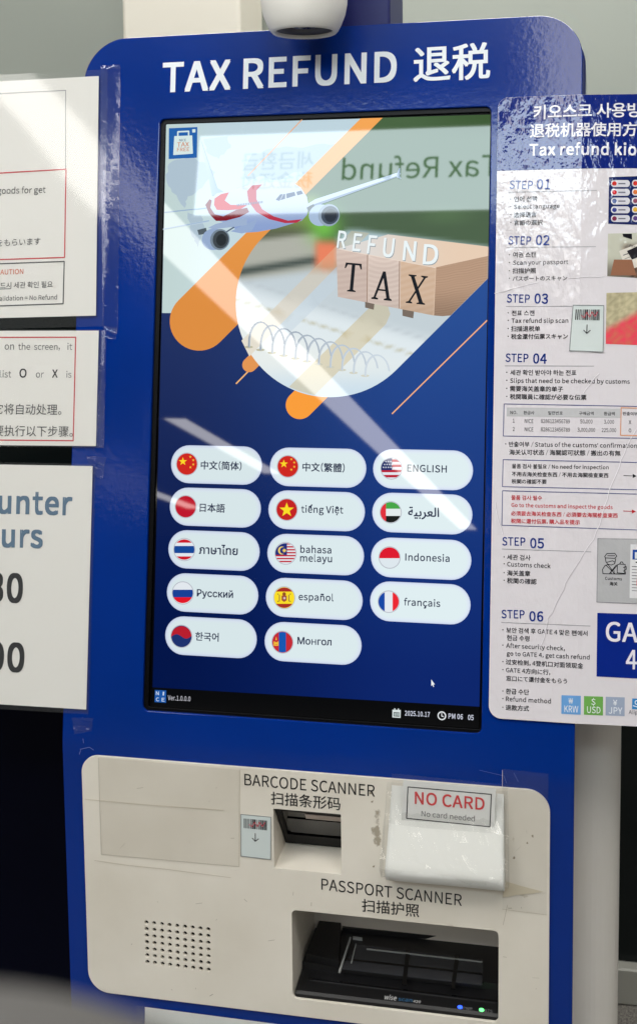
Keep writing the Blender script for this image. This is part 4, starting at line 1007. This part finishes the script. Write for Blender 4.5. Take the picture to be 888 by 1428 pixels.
m.line([(960, 690.8), (700.2, 684.4), (699.2, 732.4), (960, 741.6)], 1, LV, .0001)
RDT = (206, 40, 52)
bullets(m, [('물품 검사 필수', 712.4, 696.6, 755, 697.2, 0), ('Go to the customs and inspect the goods', 712.4, 706.8, 853, 710, 0), ('必须要去海关检查东西 / 必須要去海關檢查東西', 712, 718.4, 860, 721.6, 0), ('税関に還付伝票, 購入品を提示', 712, 729, 807.6, 731, 0)], 0, RDT)
m.line([(868, 712.6), (883, 713.2)], .9, RDT); m.poly([(880, 710.4), (885.6, 713.4), (880, 716.2)], RDT)
m.obj('step_text', POSTERM, PT)
m = step('05', 699.8, 732, 760.4, 738.6, 758, 764, 699.4, 823, 765.6, 4)
bullets(m, [('세관 검사', 706.6, 780, 739, 781, 1), ('Customs check', 706.6, 789.6, 767, 792.4, 1), ('海关盖章', 706.6, 802, 738.6, 803, 1), ('税関の確認', 706.5, 812.6, 747.4, 814.4, 1)], 702.4); m.obj('step_text', POSTERM, PT)
m = step('06', 698.8, 731, 861.8, 737.6, 757, 866, 698.4, 822, 868, 5)
bullets(m, [('보안 검색 후 GATE 4 맞은 편에서', 705.4, 881.6, 818, 886.4, 1), ('현금 수령', 706.2, 892.4, 737.6, 893.8, 0), ('After security check,', 705.2, 903, 787, 907.4, 1), ('go to GATE 4, get cash refund', 706, 914, 821, 919.6, 0), ('过安检到, 4登机口对面领现金', 704.8, 926, 812, 931.6, 1), ('GATE 4方向に行,', 704.8, 937.2, 766.4, 940.8, 1), ('窓口にて還付金をもらう', 705.4, 948.8, 790, 953, 0),
            ('환급 수단', 704.8, 967, 737, 968.6, 1), ('Refund method', 704.8, 977.6, 767.6, 981, 1), ('退款方式', 704.4, 989.6, 737, 991.2, 1)], 700.6); m.obj('step_text', POSTERM, PT)
# language thumbnail
m = MB(PS, po + .0003)
m.poly([(848, 247), (960, 243), (960, 316), (847, 312)], (22, 36, 92))
for j in range(5):
    for i in range(3):
        u, v = 851 + i * 29.2, 251 + j * 12.2 - i * .3
        m.poly([(u + 4 * math.cos(math.radians(a)) * 1.05 + (4 if 90 <= a <= 270 else 22), v + 5 - 4.9 * math.sin(math.radians(a))) for a in range(0, 360, 20)], (214, 212, 220), .0001)
        if j < 4 or i < 2:
            m.circ(u + 4.6, v + 5, 3.3, [(200, 44, 36), (204, 30, 40), (80, 96, 150), (60, 66, 140), (130, 50, 80)][j] if i == 0 else [(206, 50, 40), (220, 120, 60), (150, 80, 100), (226, 176, 60), (90, 66, 130)][j], .0002, 14)
            m.poly([(u + 10, v + 4.2), (u + 20, v + 4.2), (u + 20, v + 6), (u + 10, v + 6)], (110, 110, 124), .0002)
m.obj('step_picture', POSTERM, PT)
# photo thumbnails (passport and slip)
def mix3(u, v, s):
    return .5 + .5 * math.sin(u * .31 * s + 1.7 * math.sin(v * .23 * s)) * math.cos(v * .27 * s - 1.3 * math.sin(u * .19 * s))
m = MB(PS, po + .0003)
m.grad([(846.6, 325.8), (960, 323), (959, 392), (845.6, 385)], 36, 26, lambda u, v: lerp(lerp((196, 196, 180), (120, 116, 104), ss(355, 385, v)), lerp((34, 32, 36), (150, 118, 96), mix3(u, v, 1.7)), ss(862, 876, u + (v - 350) * -.25) * ss(335, 350, v)))
m.poly([(862, 350), (888, 340), (900, 368), (872, 378)], (222, 216, 206), .0001); m.line([(868, 356), (890, 348)], 1.2, (90, 90, 92), .0002); m.line([(870, 361), (892, 353)], .8, (120, 118, 116), .0002); m.poly([(873, 350), (900, 338), (905, 352), (880, 362)], (36, 34, 40), .00025)
m.poly([(866.8, 326.2), (880, 326), (880, 334), (868, 330)], (22, 22, 30), .0002)
m.poly([(855, 362), (880, 362), (886, 384), (850, 384)], (150, 104, 80), .0002); m.text('PASSPORT', (876, 344), (900, 352), (60, 60, 60), 0, lift=.0003)
m.obj('step_picture', POSTERM, PT)
m = MB(PS, po + .0003)
m.grad([(844.5, 408.4), (960, 406), (959, 484), (843.5, 479.6)], 36, 28, lambda u, v: lerp(lerp((206, 196, 160), (166, 158, 128), mix3(u, v, 1.3)), lerp((236, 70, 96), (214, 110, 90), mix3(u, v, 1.1)), ss(-8, 6, (v - 452) + (u - 860) * .55)))
m.obj('step_picture', POSTERM, PT)
# customs officer picture
m = MB(PS, po + .0003); OF = (30, 30, 34)
m.poly([(832.4, 751), (960, 753), (960, 845), (831, 839.6)], (182, 182, 184)); m.line([(832.4, 751), (960, 753), (960, 845), (831, 839.6)], .9, (140, 140, 144), .0001, True)
cx, cy = 853, 785
for pts in ([(842, 776), (845, 772), (856, 771.6), (859, 775.4), (856, 778.6), (843, 778), (842, 776)], [(843, 778), (843.6, 783), (846, 786.6), (851, 788), (856, 786), (857.4, 779)], [(845.4, 784), (853, 782), (856, 784)], [(839.6, 800), (839, 794), (842.6, 788.4), (847, 787.4)], [(839.6, 800), (871, 800.6), (871, 797)], [(847, 787.6), (853, 796), (860, 787.6)], [(843.6, 788), (856, 800)], [(858, 788), (848.6, 800)], [(851, 795), (851, 800)], [(855, 795.6), (855, 800)], [(859, 788), (862, 786.6), (870.6, 787), (869.6, 799.6), (859.4, 798.8), (859.6, 788.4)], [(863, 786.4), (864.6, 783.6), (867, 783.8), (868, 786.8)], [(868, 791.4), (872, 790), (872, 794), (868, 796.6)], [(846, 775), (856, 775)]):
    m.line(pts, 1.05, OF, .0002)
m.text('Customs', (842.4, 808.4), (866, 809.4), OF, .026); m.text('海关', (848.8, 816), (859.8, 816.4), OF, .026)
m.poly([(878, 759), (960, 761), (960, 838), (876.6, 833.8)], (224, 224, 226), .0002); m.poly([(881, 766.4), (900, 767), (900, 781), (880.6, 780.2)], (30, 74, 160), .0003); m.poly([(884, 770), (892, 770), (892, 779), (884, 779)], (222, 226, 230), .0004)
for k in range(9): m.line([(880, 790 + k * 4.2), (905, 791 + k * 4.2)], .9, (120, 120, 124) if k % 3 else (60, 60, 64), .0003)
m.line([(885.6, 784), (900, 784.6)], 2, (50, 50, 54), .0003); m.poly([(886.6, 808), (900, 808.4), (900, 817), (886.4, 816.6)], (226, 90, 80), .0005)
m.obj('step_picture', POSTERM, PT)
m = MB(PS, po + .0003)
m.poly([(831.8, 854.6), (960, 858.6), (960, 950), (830.6, 943.4)], (14, 40, 132))
m.text('GATE', (843.4, 893.4), (888, 895.4), (232, 230, 238), .03, fit=(0, 2), res=5, cap=26, lift=.0003); m.text('4', (871.5, 932.4), (887, 933), (232, 230, 238), .03, res=5, cap=26, lift=.0003)
m.obj('gate_sign', POSTERM, PT)
m = MB(PS, po + .0003)
for (a, v, c_, s1, s2) in ((782.2, 969.4, (108, 162, 218), '₩', 'KRW'), (813.2, 970.6, (112, 172, 84), '$', 'USD'), (843.4, 971.6, (158, 170, 192), '¥', 'JPY')):
    m.poly([(a, v), (a + 26.6, v + .9), (a + 26.4, v + 27.2), (a - .2, v + 26)], c_)
    m.text(s1, (a + 10.2, v + 12), (a + 16, v + 12.2), (232, 236, 240), .01, lift=.0002, cap=8)
    m.text(s2, (a + 4.2, v + 23.4), (a + 23, v + 24.2), (232, 236, 240), .012, lift=.0002, cap=9)
m.poly([(880.4, 974), (900, 974.6), (900, 989.6), (880, 989)], (56, 138, 205)); m.circ(887, 979.6, 3.4, (220, 232, 240), .0002, 16); m.circ(887, 979.6, 2, (56, 138, 205), .0003, 16); m.line([(881.6, 984), (888, 986), (896, 983)], 1.4, (220, 232, 240), .0003)
m.text('Alipay', (875.4, 995.6), (888, 996.2), TX, .006, fit=(0, 4), lift=.0001)
m.obj('currency_icons', POSTERM, PT)

m = MB(PS, po + .00055)
for pts in ([(889, 592), (872, 622), (862, 650), (848, 684), (838, 720), (826, 752), (806, 782), (788, 812), (776, 840), (764, 862), (758, 888), (748, 912)], [(690, 410), (712, 402), (735, 396), (756, 392)], [(792, 388), (820, 386), (850, 385)], [(690, 700), (696, 730), (703, 752)], [(812, 548), (824, 530), (838, 516)]):
    q = []
    for a, b in zip(pts[:-1], pts[1:]):
        q += [(a[0] + (b[0] - a[0]) * t + random.uniform(-1, 1), a[1] + (b[1] - a[1]) * t + random.uniform(-1, 1)) for t in (0, .33, .66)]
    m.line(q, .9, (236, 232, 236)); m.line([(a + 1, b + .6) for a, b in q], .6, (196, 190, 196))
m.obj('crease', POSTERM, PT)['kind'] = 'stuff'
# ================================================================== small stickers (their square code is left out)
def barcode_sticker(S, q, off, label):
    t = thing('barcode_sticker', label, 'sticker', S.map(*S.inv(q[3][0], q[3][1], off), off), 'small barcode stickers')
    v, f = prism([S.inv(u, w_, off) for u, w_ in q], (-.0005, 0), lambda tt, a, b: S.map(a, b, off + tt)); link('backing', v, f, POSTERM if False else PRINT, t, [lin((205, 214, 212))] * len(f))
    m = MB(S, off + .0002); rn = random.Random(5)
    def g(a, b): x = q[0][0] * (1 - a) + q[1][0] * a; x2 = q[3][0] * (1 - a) + q[2][0] * a; y = q[0][1] * (1 - a) + q[1][1] * a; y2 = q[3][1] * (1 - a) + q[2][1] * a; return (x * (1 - b) + x2 * b, y * (1 - b) + y2 * b)
    m.line([g(.0, .0), g(1, 0), g(1, 1), g(0, 1)], .9, (120, 126, 128), .0001, True)
    a = .10
    while a < .86:
        w_ = rn.choice((.018, .018, .03, .045)); m.poly([g(a, .09), g(a + w_, .09), g(a + w_, .32), g(a, .32)], (26, 26, 30), .0001); a += w_ + rn.choice((.016, .02, .034))
    m.line([g(.28, .22), g(.38, .27), g(.45, .15), g(.55, .26), g(.62, .14), g(.72, .24), g(.80, .14)], 1.0, (205, 80, 92), .0003)
    m.line([g(.48, .42), g(.48, .60)], 1.1, (40, 40, 42), .0001); m.line([g(.38, .54), g(.48, .61), g(.59, .54)], 1.1, (40, 40, 42), .0001)
    m.obj('print', PRINT, t)
barcode_sticker(PS, [(798.4, 425.6), (840.6, 426), (839.6, 490.8), (793.4, 489)], po + .0012, 'small barcode sticker with a down arrow on the white poster, beside step 03')
barcode_sticker(Lo, [(336, 1135.6), (377.8, 1139.6), (377.4, 1198.6), (336.2, 1193.8)], PO + .0008, 'small barcode sticker with a down arrow left of the barcode scanner opening')

# ================================================================== covered card reader with its sign
CR = thing('card_reader_cover', 'folded white paper wrapped in crumpled clear film over the card slot', 'paper cover', Lo.map(*Lo.inv(615, 1240), .003))
xa, za = Lo.inv(546, 1092, .004); xb, zb = Lo.inv(702, 1110, .004)
zt = (za + zb) / 2
cprof = [(0, .0042), (-.010, .0060), (-.022, .0086), (-.034, .0118), (-.046, .0152), (-.058, .0188), (-.070, .0224), (-.082, .0262), (-.0885, .0280), (-.0925, .0284), (-.0965, .0272), (-.1015, .0246), (-.1065, .0204), (-.1095, .0150), (-.1085, .0080), (-.1055, .0036)]
def cover(pl, pr, dz, do, m_, name, nx=30, seed=1, jig=.0, smooth=True):
    rn = random.Random(seed); vs, fs = [], []; np_ = len(cprof)
    for j, (z, o_) in enumerate(cprof):
        fl = min(1, -z / .0925)
        for i in range(nx + 1):
            s_ = i / nx; x = pl[0] + (pl[1] - pl[0]) * fl + s_ * (pr[0] + (pr[1] - pr[0]) * fl - pl[0] - (pl[1] - pl[0]) * fl)
            e_ = .35 + 1.6 * math.exp(-min(s_, 1 - s_) * 9)
            oo = o_ + do + rn.uniform(-jig, jig) * e_ * (j > 1) + .0005 * math.sin(s_ * 7 + j * .25 + seed) * fl
            vs.append(Lo.map(x + rn.uniform(-jig, jig) * (0 < i < nx), zt + z + dz + rn.uniform(-jig, jig) * (j > 1), max(oo, .0036)))
    for j in range(np_ - 1):
        for i in range(nx): a = j * (nx + 1) + i; fs.append((a, a + nx + 1, a + nx + 2, a + 1))
    for side in (0, nx):                                          # closed ends of the fold
        ids = [j * (nx + 1) + side for j in range(np_)]; fs.append(tuple(ids if side else ids[::-1]))
    o = link(name, vs, fs, m_, CR, [lin((240, 240, 235))] * len(fs) if m_ is WRAP else None, smooth=smooth)
    if smooth:
        for p_ in o.data.polygons[-2:]: p_.use_smooth = False
    return o
cover((xa, xa - .0045), (xb, xb + .002), 0, 0, WRAP, 'paper', seed=3)
cover((xa - .005, xa - .0105), (xb + .005, xb + .0065), .004, .0012, WRAPF, 'clear_film', nx=22, seed=6, jig=.0012, smooth=False)
SGN = thing('no_card_sign', 'small white sign reading no card in red, taped on the card slot cover', 'sign', Lo.map(*Lo.inv(625, 1160, .009), .009))
so2 = .0125
tl, br = Lo.inv(560, 1091, so2), Lo.inv(690, 1166, so2)
v, f = prism([Lo.inv(u, v_, so2) for u, v_ in ((562, 1088), (691, 1100), (688, 1166), (559, 1152))], (-.0005, 0), lambda t, a, b: Lo.map(a, b, so2 + t)); link('paper', v, f, PAPER, SGN, [lin((228, 228, 224))] * len(f))
m = MB(Lo, so2 + .0002)
m.line([(568.5, 1097.4), (684.6, 1107.8), (682.6, 1153), (566.6, 1141.2)], 1.4, (44, 44, 46), 0, True)
m.text('NO CARD', (578, 1120.5), (675, 1129.5), (212, 58, 62), .03, res=5, cap=16.5); m.text('No card needed', (587.4, 1138), (661.5, 1145.4), (86, 86, 88), 0, res=4)
m.obj('printed_text', PRINT, SGN)
wavy(Lo, [(546, 1078), (708, 1094), (704, 1172), (542, 1160)], so2 + .001, .0004, 16, 8, 9, TAPE, SGN, 'tape')
# bottom notice and clear film left on the panel
BN = thing('lower_notice', 'white laminated sheet under the scanner panel, cut off by the lower edge', 'notice', Lo.map(*Lo.inv(400, 1560), .003))
bo = .0025
v, f = prism([Lo.inv(u, v_, bo) for u, v_ in ((202.4, 1404.6), (560, 1451), (556, 1640), (201, 1600))], (-.0004, 0), lambda t, a, b: Lo.map(a, b, bo + t)); link('paper', v, f, PAPER, BN, [lin((222, 224, 220))] * len(f))
wavy(Lo, [(191.5, 1401.5), (572, 1450), (568, 1652), (189, 1606)], bo + .0006, .0003, 14, 8, 11, LAMIN, BN, 'laminate_film')
OFm = thing('clear_film_sheet', 'old clear film sheet left stuck on the upper left of the white panel', 'film', Lo.map(*Lo.inv(240, 1200), .003))
wavy(Lo, [(137.5, 1056), (334.5, 1074), (333.5, 1208.6), (141.5, 1191.4)], PO + .0004, .00008, 12, 10, 2, OLDFILM, OFm, 'film')
m = MB(Lo, PO + .0007); SMU = (188, 182, 168)
m.line([(137.5, 1057), (141.5, 1191.4), (333.5, 1208.6)], .7, SMU); m.line([(334.5, 1074), (333.5, 1208.6)], .6, (190, 181, 162)); m.line([(119, 1114.5), (140, 1116.5), (200, 1122), (312, 1130)], .8, (196, 187, 168))
m.line([(132, 1200), (180, 1207), (230, 1212), (322, 1224)], .6, (192, 183, 164)); m.obj('dirty_edge', PRINT, OFm)
OF2 = thing('clear_tape_piece', 'wide clear tape stuck over the top right corner of the white panel', 'tape', Lo.map(*Lo.inv(730, 1180), .003))
wavy(Lo, [(700, 1072), (764, 1079), (762, 1276), (700, 1268)], PO + .0006, .00012, 10, 20, 21, TAPE, OF2, 'tape')

m = MB(Lo, PO + .0009)
m.poly([(702, 1228), (724, 1235), (757, 1243.5), (744, 1246), (722, 1248), (700, 1252)], (196, 186, 164)); m.line([(700, 1268), (762, 1276)], .6, (190, 182, 164)); m.line([(701, 1290), (707, 1262)], .5, (170, 160, 140)); m.line([(700, 1074), (700, 1110)], .6, (205, 200, 190))
m.obj('yellowed_edge', PRINT, OF2)['kind'] = 'stuff'
# ================================================================== blurred thing close to the lens
BLURM = mat('grey_matt', (70, 68, 66), .8); bump(BLURM, 300, .4, .0008)  # rounded stand-in for a grey object of unknown identity
cpt = CW + ray(0, 1622) * .13
bm = bmesh.new(); bmesh.ops.create_uvsphere(bm, u_segments=32, v_segments=20, radius=1)
bm.verts.index_update()
vs = [cpt + RIGHT * v.co.x * .027 + UPV * (v.co.z * .0145 - v.co.x * .003) + FWD * v.co.y * .012 for v in bm.verts]; fs = [tuple(v.index for v in f.verts) for f in bm.faces]; bm.free()
bg_o = link('blurred_shape', vs, fs, BLURM, None, smooth=True); tag(bg_o, 'out-of-focus grey rounded shape at the lower left corner, nearest the lens', 'unidentified')
